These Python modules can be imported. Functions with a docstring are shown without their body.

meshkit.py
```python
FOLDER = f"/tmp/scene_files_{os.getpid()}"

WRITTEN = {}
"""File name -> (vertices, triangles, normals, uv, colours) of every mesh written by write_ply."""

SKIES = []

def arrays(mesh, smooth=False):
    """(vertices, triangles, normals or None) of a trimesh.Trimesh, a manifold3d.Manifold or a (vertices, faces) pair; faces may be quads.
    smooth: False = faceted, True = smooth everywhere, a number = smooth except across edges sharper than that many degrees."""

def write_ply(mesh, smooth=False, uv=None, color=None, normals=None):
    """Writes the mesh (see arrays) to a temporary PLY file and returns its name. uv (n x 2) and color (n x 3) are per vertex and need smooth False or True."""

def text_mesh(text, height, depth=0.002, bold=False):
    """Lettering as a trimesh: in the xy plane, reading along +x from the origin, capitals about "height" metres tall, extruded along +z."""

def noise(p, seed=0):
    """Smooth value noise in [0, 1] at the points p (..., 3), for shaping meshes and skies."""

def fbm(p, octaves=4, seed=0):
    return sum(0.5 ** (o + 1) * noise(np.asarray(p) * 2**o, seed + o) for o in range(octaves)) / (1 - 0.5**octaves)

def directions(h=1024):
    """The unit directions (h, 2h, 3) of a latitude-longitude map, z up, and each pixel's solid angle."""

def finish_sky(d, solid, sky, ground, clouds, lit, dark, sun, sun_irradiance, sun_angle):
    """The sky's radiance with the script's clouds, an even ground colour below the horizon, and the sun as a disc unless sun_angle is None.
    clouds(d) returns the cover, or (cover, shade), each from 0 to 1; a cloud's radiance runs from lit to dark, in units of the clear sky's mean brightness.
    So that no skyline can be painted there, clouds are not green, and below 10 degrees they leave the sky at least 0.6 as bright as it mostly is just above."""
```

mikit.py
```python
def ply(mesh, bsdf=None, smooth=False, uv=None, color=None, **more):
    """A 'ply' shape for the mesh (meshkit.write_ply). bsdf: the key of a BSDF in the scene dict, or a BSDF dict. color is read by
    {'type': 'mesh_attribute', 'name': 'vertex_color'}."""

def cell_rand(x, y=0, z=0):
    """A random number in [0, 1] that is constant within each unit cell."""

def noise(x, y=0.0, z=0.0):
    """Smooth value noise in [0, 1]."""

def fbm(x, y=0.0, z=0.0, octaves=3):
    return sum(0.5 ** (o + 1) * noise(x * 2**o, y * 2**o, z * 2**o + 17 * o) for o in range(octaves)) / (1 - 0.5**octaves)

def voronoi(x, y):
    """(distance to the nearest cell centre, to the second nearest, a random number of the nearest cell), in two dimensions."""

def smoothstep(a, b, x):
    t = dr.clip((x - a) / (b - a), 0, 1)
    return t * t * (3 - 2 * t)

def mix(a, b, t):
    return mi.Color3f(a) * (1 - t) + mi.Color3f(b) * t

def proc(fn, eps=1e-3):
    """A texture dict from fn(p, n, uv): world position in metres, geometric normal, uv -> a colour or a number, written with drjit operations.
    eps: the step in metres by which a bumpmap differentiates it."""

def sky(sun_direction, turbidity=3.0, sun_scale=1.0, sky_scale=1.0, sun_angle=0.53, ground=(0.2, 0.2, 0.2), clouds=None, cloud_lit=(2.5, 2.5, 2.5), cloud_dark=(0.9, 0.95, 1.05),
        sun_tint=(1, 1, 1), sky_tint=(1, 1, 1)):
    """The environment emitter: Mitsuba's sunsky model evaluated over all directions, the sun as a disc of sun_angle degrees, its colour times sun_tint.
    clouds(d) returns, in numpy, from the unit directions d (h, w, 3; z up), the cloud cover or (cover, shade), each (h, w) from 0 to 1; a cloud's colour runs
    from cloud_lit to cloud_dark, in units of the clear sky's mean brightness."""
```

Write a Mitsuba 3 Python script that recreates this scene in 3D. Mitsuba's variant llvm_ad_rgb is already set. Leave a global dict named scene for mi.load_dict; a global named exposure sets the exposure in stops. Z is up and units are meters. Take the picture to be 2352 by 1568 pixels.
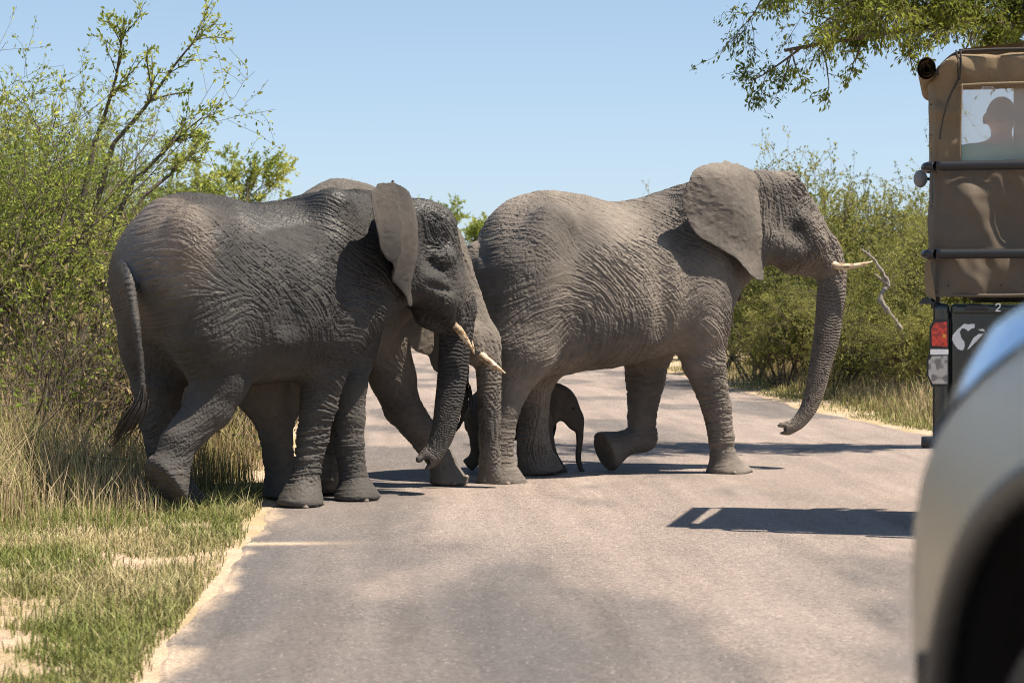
import math, random
import numpy as np
import trimesh, drjit as dr, mitsuba as mi
import mikit, meshkit
from mikit import proc, noise, fbm, voronoi, smoothstep, mix
from scipy.spatial import Delaunay, cKDTree
from scipy.ndimage import gaussian_filter, map_coordinates
from scipy import sparse

T = mi.ScalarTransform4f
RNG = np.random.default_rng(7)
scene, labels = {}, {}

# ------------------------------------------------------------------ camera, sky, exposure
W, H = 2352.0, 1568.0            # measuring frame of the photograph
F = 4500.0                       # focal length in those pixels
EYE = np.array([0.0, 0.0, 1.3])
PITCH = math.atan(75.0 / F)
FWD = np.array([0, math.cos(PITCH), -math.sin(PITCH)])
UPV = np.array([0, math.sin(PITCH), math.cos(PITCH)])
SUN = np.array([0.52, -0.18, 1.0])
exposure = 2.1
scene['camera'] = {
    'type': 'thinlens', 'fov': 2 * math.degrees(math.atan(W / 2 / F)), 'fov_axis': 'x',
    'aperture_radius': 0.0075, 'focus_distance': 14.2, 'near_clip': 0.05, 'far_clip': 2000.0,
    'to_world': T().look_at(origin=EYE.tolist(), target=(EYE + FWD).tolist(), up=[0, 0, 1])}
scene['sky'] = mikit.sky(SUN, turbidity=3.0, sun_scale=1.45, sun_tint=(.95, 1.0, 1.07), sky_tint=(1.15, 1.08, .98), ground=(0.2, 0.17, 0.12))
labels['sky'] = {'kind': 'structure'}


def ray(px, py):
    return FWD + (px - W / 2) / F * np.array([1.0, 0, 0]) - (py - H / 2) / F * UPV


def ground(px, py, z=0.0):
    d = ray(px, py)
    return EYE + d * ((z - EYE[2]) / d[2])


def at_depth(px, py, y):
    d = ray(px, py)
    return EYE + d * (y / d[1])


# ------------------------------------------------------------------ helpers for entries
def numbered(name):
    if name not in scene and name not in labels and not any(k.startswith(name + '__') for k in scene):
        return name
    n = 1
    while True:
        k = f'{name}_{n:03d}'
        if k not in scene and k not in labels and not any(q.startswith(k + '__') for q in scene):
            return k
        n += 1


def thing(name, label, cat, group=None):
    key = numbered(name)
    labels[key] = {'label': label, 'category': cat}
    if group:
        labels[key]['group'] = group
    return key


def put(key, shape):
    base, n = key, 1
    while key in scene:
        key = f'{base}_{n:03d}'
        n += 1
    scene[key] = shape
    return key


def obj(name, mesh, bsdf, parent=None, smooth=30, label=None, **kw):
    key = put(f'{parent}__{name}' if parent else name, mikit.ply(mesh, bsdf, smooth=smooth, **kw))
    if label:
        labels[key] = {'label': label}
    return key


def tube(pts, rad, n=8, cap=True):
    """A tapering tube along points; (vertices, triangles)."""
    p = np.asarray(pts, float)
    r = np.broadcast_to(np.asarray(rad, float), (len(p),))
    t = np.gradient(p, axis=0)
    t /= np.linalg.norm(t, axis=1, keepdims=True) + 1e-12
    ref = np.array([0, 0, 1.0]) if abs(t[0, 2]) < 0.9 else np.array([1.0, 0, 0])
    u = np.cross(t[0], ref); u /= np.linalg.norm(u)
    V = []
    for i in range(len(p)):
        u = u - t[i] * (u @ t[i]); u /= np.linalg.norm(u) + 1e-12
        w = np.cross(t[i], u)
        a = np.arange(n) * 2 * math.pi / n
        V.append(p[i] + r[i] * (np.cos(a)[:, None] * u + np.sin(a)[:, None] * w))
    V = np.vstack(V)
    f = []
    for i in range(len(p) - 1):
        for k in range(n):
            a, b = i * n + k, i * n + (k + 1) % n
            f += [[a, b, b + n], [a, b + n, a + n]]
    if cap:
        V = np.vstack([V, p[:1], p[-1:]])
        c0, c1 = len(V) - 2, len(V) - 1
        for k in range(n):
            f += [[c0, (k + 1) % n, k], [c1, (len(p) - 1) * n + k, (len(p) - 1) * n + (k + 1) % n]]
    return V, np.array(f)


def join(parts):
    V, Fc, at = [], [], 0
    for v, f in parts:
        V.append(v); Fc.append(np.asarray(f) + at); at += len(v)
    return np.vstack(V), np.vstack(Fc)


def vm(m):
    return np.array(m.vertices), np.array(m.faces)


def rbox(sx, sy, sz, r=0.01, c=(0, 0, 0), rot=None):
    """A box with rounded edges as (v, f)."""
    import manifold3d as m3
    r = min(r, sx / 2.01, sy / 2.01, sz / 2.01)
    a = m3.Manifold.cube((sx - 2 * r, sy - 2 * r, sz - 2 * r), True)
    pts = np.array(a.to_mesh().vert_properties[:, :3])
    s = trimesh.creation.icosphere(subdivisions=2, radius=r).vertices
    h = trimesh.convex.convex_hull((pts[:, None] + s[None]).reshape(-1, 3))
    v = np.array(h.vertices)
    if rot is not None:
        v = v @ np.asarray(rot).T
    return v + np.asarray(c), np.array(h.faces)


def spline(P, n):
    """Catmull-Rom through the rows of P."""
    P = np.asarray(P, float)
    Q = np.vstack([2 * P[0] - P[1], P, 2 * P[-1] - P[-2]])
    out = []
    for i in range(1, len(Q) - 2):
        t = np.linspace(0, 1, n, endpoint=False)[:, None]
        a, b, c, d = Q[i - 1], Q[i], Q[i + 1], Q[i + 2]
        out.append(0.5 * (2 * b + (c - a) * t + (2 * a - 5 * b + 4 * c - d) * t ** 2 + (3 * b - a - 3 * c + d) * t ** 3))
    return np.vstack(out + [P[-1:]])


# ------------------------------------------------------------------ value noise in numpy
def vnoise(p, seed=0):
    p = np.asarray(p, float)
    i = np.floor(p).astype(np.int64)
    t = p - i
    t = t * t * (3 - 2 * t)

    def h(a, b, c):
        x = (i[:, 0] + a) * 374761393 + (i[:, 1] + b) * 668265263 + (i[:, 2] + c) * 2147483647 + seed * 974711
        x = (x ^ (x >> 13)) * 1274126177
        return ((x ^ (x >> 16)) & 0xFFFFFF) / 16777215.0

    def e(b, c):
        return h(0, b, c) * (1 - t[:, 0]) + h(1, b, c) * t[:, 0]
    f0 = e(0, 0) * (1 - t[:, 1]) + e(1, 0) * t[:, 1]
    f1 = e(0, 1) * (1 - t[:, 1]) + e(1, 1) * t[:, 1]
    return f0 * (1 - t[:, 2]) + f1 * t[:, 2]


def vfbm(p, octaves=3, seed=0):
    return sum(0.5 ** (o + 1) * vnoise(np.asarray(p) * 2 ** o, seed + o) for o in range(octaves)) / (1 - 0.5 ** octaves)
# ------------------------------------------------------------------ elephants: bodies grown from smooth distance fields
class Frame:
    """A vertical plane (yaw in degrees) through a world point; at() gives where a measured sight line meets it, lat metres to its left."""
    def __init__(self, origin, yaw):
        self.o = np.array([origin[0], origin[1], 0.0])
        a = math.radians(yaw)
        self.f = np.array([math.cos(a), math.sin(a), 0.0])
        self.l = np.array([-math.sin(a), math.cos(a), 0.0])

    def at(self, px, py, lat=0.0):
        d = ray(px, py)
        t = (lat - (EYE - self.o) @ self.l) / (d @ self.l)
        return EYE + d * t

    def loc(self, p):
        q = np.asarray(p) - self.o
        return np.stack([q @ self.f, q @ self.l, q[..., 2]], -1)

    def world(self, q):
        q = np.asarray(q)
        return self.o + q[..., :1] * self.f + q[..., 1:2] * self.l + q[..., 2:] * np.array([0, 0, 1.0])

    def here(self, px, py, lat=0.0):
        return self.loc(self.at(px, py, lat))


class Field:
    def __init__(self, lo, hi, h):
        self.lo, self.h = np.asarray(lo, float), h
        self.n = np.ceil((np.asarray(hi) - self.lo) / h).astype(int) + 1
        self.d = np.full(self.n, 0.6, np.float32)

    def window(self, lo, hi):
        a = np.clip(np.floor((np.asarray(lo) - self.lo) / self.h).astype(int), 0, self.n - 1)
        b = np.clip(np.ceil((np.asarray(hi) - self.lo) / self.h).astype(int) + 1, 1, self.n)
        s = tuple(slice(i, j) for i, j in zip(a, b))
        g = [self.lo[k] + self.h * np.arange(a[k], b[k], dtype=np.float32) for k in range(3)]
        X, Y, Z = np.meshgrid(*g, indexing='ij')
        return s, X, Y, Z

    def add(self, s, p, k):
        d = self.d[s]
        e = np.maximum(k - np.abs(d - p), 0) / k
        self.d[s] = np.minimum(d, p) - e * e * k * 0.25

    def cut(self, s, p, k):
        d = self.d[s]
        p = -p
        e = np.maximum(k - np.abs(d - p), 0) / k
        self.d[s] = np.maximum(d, p) + e * e * k * 0.25

    def cone(self, a, b, ra, rb, k=0.08, minus=False, clip=None):
        a, b = np.asarray(a, float), np.asarray(b, float)
        m = max(ra, rb) + k + 2 * self.h
        s, X, Y, Z = self.window(np.minimum(a, b) - m, np.maximum(a, b) + m)
        ab = b - a
        L2 = max(ab @ ab, 1e-9)
        t = np.clip(((X - a[0]) * ab[0] + (Y - a[1]) * ab[1] + (Z - a[2]) * ab[2]) / L2, 0, 1)
        p = np.sqrt((X - a[0] - t * ab[0]) ** 2 + (Y - a[1] - t * ab[1]) ** 2 + (Z - a[2] - t * ab[2]) ** 2) - (ra + (rb - ra) * t)
        if clip is not None:      # (point, normal, rounding): nothing beyond this plane
            c, nn, kk = clip
            q = (X - c[0]) * nn[0] + (Y - c[1]) * nn[1] + (Z - c[2]) * nn[2]
            e = np.maximum(kk - np.abs(p - q), 0) / kk
            p = np.maximum(p, q) + e * e * kk * 0.25
        (self.cut if minus else self.add)(s, p, k)

    def chain(self, pts, rad, k=0.08):
        for i in range(len(pts) - 1):              # soft where it leaves the body, close to a plain union further out
            self.cone(pts[i], pts[i + 1], rad[i], rad[i + 1], k if i < 3 else .008)

    def ellipsoid(self, c, r, k=0.1, axes=None, minus=False):
        c, r = np.asarray(c, float), np.asarray(r, float)
        m = r.max() + k + 2 * self.h
        s, X, Y, Z = self.window(c - m, c + m)
        A = np.eye(3) if axes is None else np.asarray(axes, float)
        q = [(X - c[0]) * A[i, 0] + (Y - c[1]) * A[i, 1] + (Z - c[2]) * A[i, 2] for i in range(3)]
        k0 = np.sqrt(sum((q[i] / r[i]) ** 2 for i in range(3))) + 1e-6
        k1 = np.sqrt(sum((q[i] / r[i] ** 2) ** 2 for i in range(3))) + 1e-6
        (self.cut if minus else self.add)(s, (k0 * (k0 - 1) / k1).astype(np.float32), k)

    def torso(self, st, k=0.1, egg=0.16, power=2.25):
        """st: rows (x, top, bottom, half width)."""
        st = np.asarray(st, float)
        st = st[np.argsort(st[:, 0])]
        s, X, Y, Z = self.window([st[0, 0] - .1, -st[:, 3].max() - .25, st[:, 2].min() - .2], [st[-1, 0] + .1, st[:, 3].max() + .25, st[:, 1].max() + .2])
        from scipy.interpolate import PchipInterpolator
        x = X[:, :1, :1]
        xe = np.clip(x, st[0, 0], st[-1, 0])
        top, bot, w = (PchipInterpolator(st[:, 0], st[:, j])(xe).astype(np.float32) for j in (1, 2, 3))
        zc, hz = (top + bot) / 2, np.maximum((top - bot) / 2, .02)
        q = (Z - zc) / hz
        we = np.maximum(w * (1 - egg * np.clip(q, -1, 1) - 0.10 * np.clip(q, 0, 1) ** 2), .02)
        y = np.abs(Y) / we
        n = (np.abs(q) ** power + y ** power) ** (1 / power) + 1e-6
        g = np.sqrt((np.abs(q) ** (power - 1) / hz) ** 2 + (y ** (power - 1) / we) ** 2) / n ** (power - 1) + 1e-6
        p = (n - 1) / np.maximum(g, 1 / 0.7)
        out = np.abs(x - xe)
        p = np.where(out > 0, np.sqrt(np.maximum(p, 0) ** 2 + out ** 2), p)
        self.add(s, p.astype(np.float32), k)

    def profile(self, poly, width, frame_to, r=0.14, k=0.1, pad=0.3):
        """A plate with an outline: poly (n, 2) in the (x, z) of another frame; width: fn(x, z) half width; frame_to: (origin2, cos, sin) of that frame in this one."""
        (ox, oy), c, sn = frame_to
        poly = np.asarray(poly, float)
        wm = pad
        cor = np.array([[ox + px * c - ly * sn, oy + px * sn + ly * c, pz] for px, pz in ((a, b) for a in (poly[:, 0].min() - .1, poly[:, 0].max() + .1) for b in (poly[:, 1].min() - .1, poly[:, 1].max() + .1)) for ly in (-wm - .1, wm + .1)])
        s, X, Y, Z = self.window(cor.min(0) - k, cor.max(0) + k)
        U = (X - ox) * c + (Y - oy) * sn
        V = -(X - ox) * sn + (Y - oy) * c
        d = np.full(U.shape, 1e9, np.float32)
        inside = np.zeros(U.shape, bool)
        Q = np.roll(poly, -1, 0)
        for (ax, az), (bx, bz) in zip(poly, Q):
            ex, ez = bx - ax, bz - az
            wx, wz = U - ax, Z - az
            t = np.clip((wx * ex + wz * ez) / max(ex * ex + ez * ez, 1e-9), 0, 1)
            d = np.minimum(d, (wx - ex * t) ** 2 + (wz - ez * t) ** 2)
            hit = ((az > Z) != (bz > Z)) & (U < (bx - ax) * (Z - az) / (bz - az + 1e-12) + ax)
            inside ^= hit
        d2 = np.where(inside, -np.sqrt(d), np.sqrt(d))
        w = width(U, Z)
        rr = np.minimum(r, w * 0.95)
        a, b = d2 + rr, np.abs(V) - w + rr
        p = np.sqrt(np.maximum(a, 0) ** 2 + np.maximum(b, 0) ** 2) + np.minimum(np.maximum(a, b), 0) - rr
        self.add(s, p.astype(np.float32), k)

    def mesh(self):
        """Surface nets: (vertices, quads)."""
        d, n = self.d, self.n
        sg = d < 0
        c = sum(sg[a:n[0] - 1 + a, b:n[1] - 1 + b, e:n[2] - 1 + e].astype(np.int8) for a in (0, 1) for b in (0, 1) for e in (0, 1))
        cells = np.argwhere((c > 0) & (c < 8))
        index = np.full(n - 1, -1, np.int64)
        index[tuple(cells.T)] = np.arange(len(cells))
        acc, cnt = np.zeros((len(cells), 3)), np.zeros(len(cells))
        corner = np.array([[a, b, e] for a in (0, 1) for b in (0, 1) for e in (0, 1)])
        val = [d[tuple((cells + q).T)] for q in corner]
        for i in range(8):
            for j in range(i + 1, 8):
                if np.abs(corner[i] - corner[j]).sum() == 1:
                    m = (val[i] < 0) != (val[j] < 0)
                    t = val[i][m] / (val[i][m] - val[j][m])
                    acc[m] += corner[i] + t[:, None] * (corner[j] - corner[i])
                    cnt[m] += 1
        v = self.lo + self.h * (cells + acc / cnt[:, None])
        faces = []
        for ax in range(3):
            b, e = (ax + 1) % 3, (ax + 2) % 3
            lo = [slice(1, n[q] - 1) for q in range(3)]
            lo[ax] = slice(0, n[ax] - 1)
            hi = list(lo); hi[ax] = slice(1, n[ax])
            s0, s1 = sg[tuple(lo)], sg[tuple(hi)]
            e0 = np.argwhere(s0 != s1)
            flip = s0[tuple(e0.T)]
            off = np.zeros(3, int) + 1
            off[ax] = 0
            base = e0 + off
            q = []
            for db, de in ((-1, -1), (0, -1), (0, 0), (-1, 0)):
                cc = base.copy(); cc[:, b] += db; cc[:, e] += de
                q.append(index[tuple(cc.T)])
            q = np.stack(q, 1)
            q[~flip] = q[~flip][:, ::-1]
            faces.append(q)
        return v, np.vstack(faces)


def relax(v, f, n, lam=0.5, mu=-0.52):
    e = np.vstack([f[:, [0, 1]], f[:, [1, 2]], f[:, [2, 0]]])
    e = np.vstack([e, e[:, ::-1]])
    A = sparse.coo_matrix((np.ones(len(e)), (e[:, 0], e[:, 1])), shape=(len(v), len(v))).tocsr()
    A.data[:] = 1
    inv = 1.0 / np.maximum(np.asarray(A.sum(1)).ravel(), 1)
    for i in range(n):
        for s in (lam, mu) if mu else (lam,):
            v = v + s * (inv[:, None] * (A @ v) - v)
    return v


def subdivide(v, f):
    e = np.sort(np.vstack([f[:, [0, 1]], f[:, [1, 2]], f[:, [2, 0]]]), 1)
    key = e[:, 0].astype(np.int64) * len(v) + e[:, 1]
    u, inv = np.unique(key, return_inverse=True)
    mid = (v[u // len(v)] + v[u % len(v)]) / 2
    m = inv.reshape(3, -1).T + len(v)
    a, b, c = f.T
    ab, bc, ca = m.T
    return np.vstack([v, mid]), np.vstack([np.stack(x, 1) for x in ((a, ab, ca), (ab, b, bc), (ca, bc, c), (ab, bc, ca))])


def normals(v, f):
    n = np.zeros_like(v)
    g = np.cross(v[f[:, 1]] - v[f[:, 0]], v[f[:, 2]] - v[f[:, 0]])
    for k in range(3):
        for j in range(3):
            n[:, j] += np.bincount(f[:, k], g[:, j], len(v))
    return n / (np.linalg.norm(n, axis=1, keepdims=True) + 1e-12)


def wrinkle_map(controls, lo, hi, seed, step=0.0045, scale=1.0):
    """Crease depth from 0 to 1 over a plane: noise drawn out along a direction field that runs through the control rows (x, z, degrees)."""
    nx, nz = [int((b - a) / step) + 1 for a, b in zip(lo, hi)]
    X, Z = np.meshgrid(lo[0] + step * np.arange(nx), lo[1] + step * np.arange(nz), indexing='ij')
    C = np.asarray(controls, float)
    co, si, ws = (np.zeros(X.shape) for _ in range(3))
    for x, z, a in C[:, :3]:
        w = 1 / ((X - x) ** 2 + (Z - z) ** 2 + 0.006) ** 2
        co += w * math.cos(2 * math.radians(a)); si += w * math.sin(2 * math.radians(a)); ws += w
    rg = np.random.default_rng(seed)
    wob = gaussian_filter(rg.standard_normal(X.shape), 14); wob /= wob.std()
    ang = 0.5 * np.arctan2(si, co) + 0.13 * wob
    dx, dz = np.cos(ang), np.sin(ang)

    def drawn(sig, length, ang_off=0.0):
        src = gaussian_filter(rg.standard_normal(X.shape), sig) - gaussian_filter(rg.standard_normal(X.shape), sig * 3) * 0
        ddx, ddz = np.cos(ang + ang_off), np.sin(ang + ang_off)
        acc = src.copy()
        for sgn in (1, -1):
            px, pz = np.meshgrid(np.arange(nx, dtype=float), np.arange(nz, dtype=float), indexing='ij')
            for _ in range(int(length / 1.5)):
                ix, iz = np.clip(px.astype(int), 0, nx - 1), np.clip(pz.astype(int), 0, nz - 1)
                px += sgn * 1.5 * ddx[ix, iz]; pz += sgn * 1.5 * ddz[ix, iz]
                acc += map_coordinates(src, [px, pz], order=1, mode='nearest')
        acc -= gaussian_filter(acc, sig * 4)
        return acc / acc.std()
    a = drawn(0.9 * scale, 36)
    b = drawn(0.9 * scale, 16, math.radians(64))
    m = gaussian_filter(rg.standard_normal(X.shape), 30); m /= m.std()
    crease = np.exp(-(a / 0.46) ** 2)
    cross = np.exp(-(b / 0.34) ** 2)
    fold = gaussian_filter(a, 1.5)
    return dict(lo=lo, step=step, main=crease * np.clip(0.8 + 0.25 * m, 0.35, 1.2), cross=cross * np.clip(0.6 - 0.3 * m, 0.15, 1.0), fold=fold)


def sample(m, which, x, z):
    return map_coordinates(m[which], [(x - m['lo'][0]) / m['step'], (z - m['lo'][1]) / m['step']], order=1, mode='nearest')


def poly_nearest(pts, P):
    """For each point: (distance to the polyline P, arc length there)."""
    best, arc = np.full(len(pts), 1e9), np.zeros(len(pts))
    s = 0.0
    for a, b in zip(P[:-1], P[1:]):
        ab = b - a
        L = np.linalg.norm(ab)
        t = np.clip((pts - a) @ ab / (L * L + 1e-12), 0, 1)
        d = np.linalg.norm(pts - a - t[:, None] * ab, axis=1)
        m = d < best
        best[m] = d[m]; arc[m] = s + t[m] * L
        s += L
    return best, arc


def ear_mesh(fr, outline, lat_fn, thick=0.016, local=False, seed=0):
    """An ear as a closed curved sheet. outline: measured points in the plane of the frame; lat_fn(x, z) bends it; returns (v, f) in world space."""
    from shapely.geometry import Polygon, Point
    from shapely import contains_xy
    o = spline(np.vstack([outline, outline[:1]]), 6)[:-1]
    P = o if local else np.array([fr.here(a, b)[[0, 2]] for a, b in o])
    rg = np.random.default_rng(seed)
    lo, hi = P.min(0), P.max(0)
    st = 0.022
    pol = Polygon(P).buffer(0)
    # even spacing on the rim
    ring = np.array(pol.exterior.coords)[:-1]
    L = pol.exterior.length
    rim = np.array([pol.exterior.interpolate(t).coords[0] for t in np.arange(0, L, st)])
    nrm = vnoise(np.c_[rim * 14, np.zeros(len(rim))], seed) - .5
    cen = rim.mean(0)
    rim = rim + (rim - cen) / (np.linalg.norm(rim - cen, axis=1, keepdims=True) + 1e-9) * nrm[:, None] * 0.030
    gx, gz = np.meshgrid(np.arange(lo[0], hi[0], st), np.arange(lo[1], hi[1], st), indexing='ij')
    G = np.c_[gx.ravel(), gz.ravel()] + rg.uniform(-.004, .004, (gx.size, 2))
    inner = Polygon(rim).buffer(0).buffer(-st * 0.7)
    G = G[contains_xy(inner, G[:, 0], G[:, 1])]
    Q = np.vstack([rim, G])
    tri = Delaunay(Q).simplices
    c = Q[tri].mean(1)
    tri = tri[contains_xy(Polygon(rim).buffer(0), c[:, 0], c[:, 1])]
    a = np.cross(Q[tri[:, 1]] - Q[tri[:, 0]], Q[tri[:, 2]] - Q[tri[:, 0]])
    tri[a < 0] = tri[a < 0][:, ::-1]
    Q3 = np.c_[Q[:, 0], np.zeros(len(Q)), Q[:, 1]]
    lat = lat_fn(Q[:, 0], Q[:, 1])
    dist = np.array(cKDTree(rim).query(Q)[0])
    th = thick * np.clip(0.35 + dist / 0.06, 0.35, 1.0)
    up = np.c_[Q[:, 0], lat - th, Q[:, 1]]
    dn = np.c_[Q[:, 0], lat + th, Q[:, 1]]
    n, m = len(Q), len(rim)
    side = []
    for i in range(m):
        j = (i + 1) % m
        side += [[i, j, j + n], [i, j + n, i + n]]
    side = np.array(side)
    v = np.vstack([up, dn])
    f = np.vstack([tri, tri[:, ::-1] + n, side])
    t = trimesh.Trimesh(v, f, process=False)
    trimesh.repair.fix_normals(t)
    v, f = subdivide(np.array(t.vertices), np.array(t.faces))
    v = relax(v, f, 1, 0.5, 0)
    return fr.world(v), f, v


def hide_color(v, base, dust, dark, seed, mud=0.0, mud_col=(.03, .028, .026)):
    """Skin colour per vertex: hide, dust on its upper parts and in patches, dried mud."""
    a = vfbm(v * 2.1, 4, seed)
    b = vfbm(v * 7.0, 3, seed + 5)
    c = vfbm(v * 28.0, 2, seed + 9)
    col = np.asarray(base)[None] * (0.80 + 0.4 * b[:, None]) * (0.86 + 0.28 * c[:, None])
    w = np.clip((a - 0.42) * 3.2 + dark, 0, 1)[:, None]
    col = col * (1 - w) + np.asarray(dust)[None] * (0.85 + 0.3 * c[:, None]) * w
    return col


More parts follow.
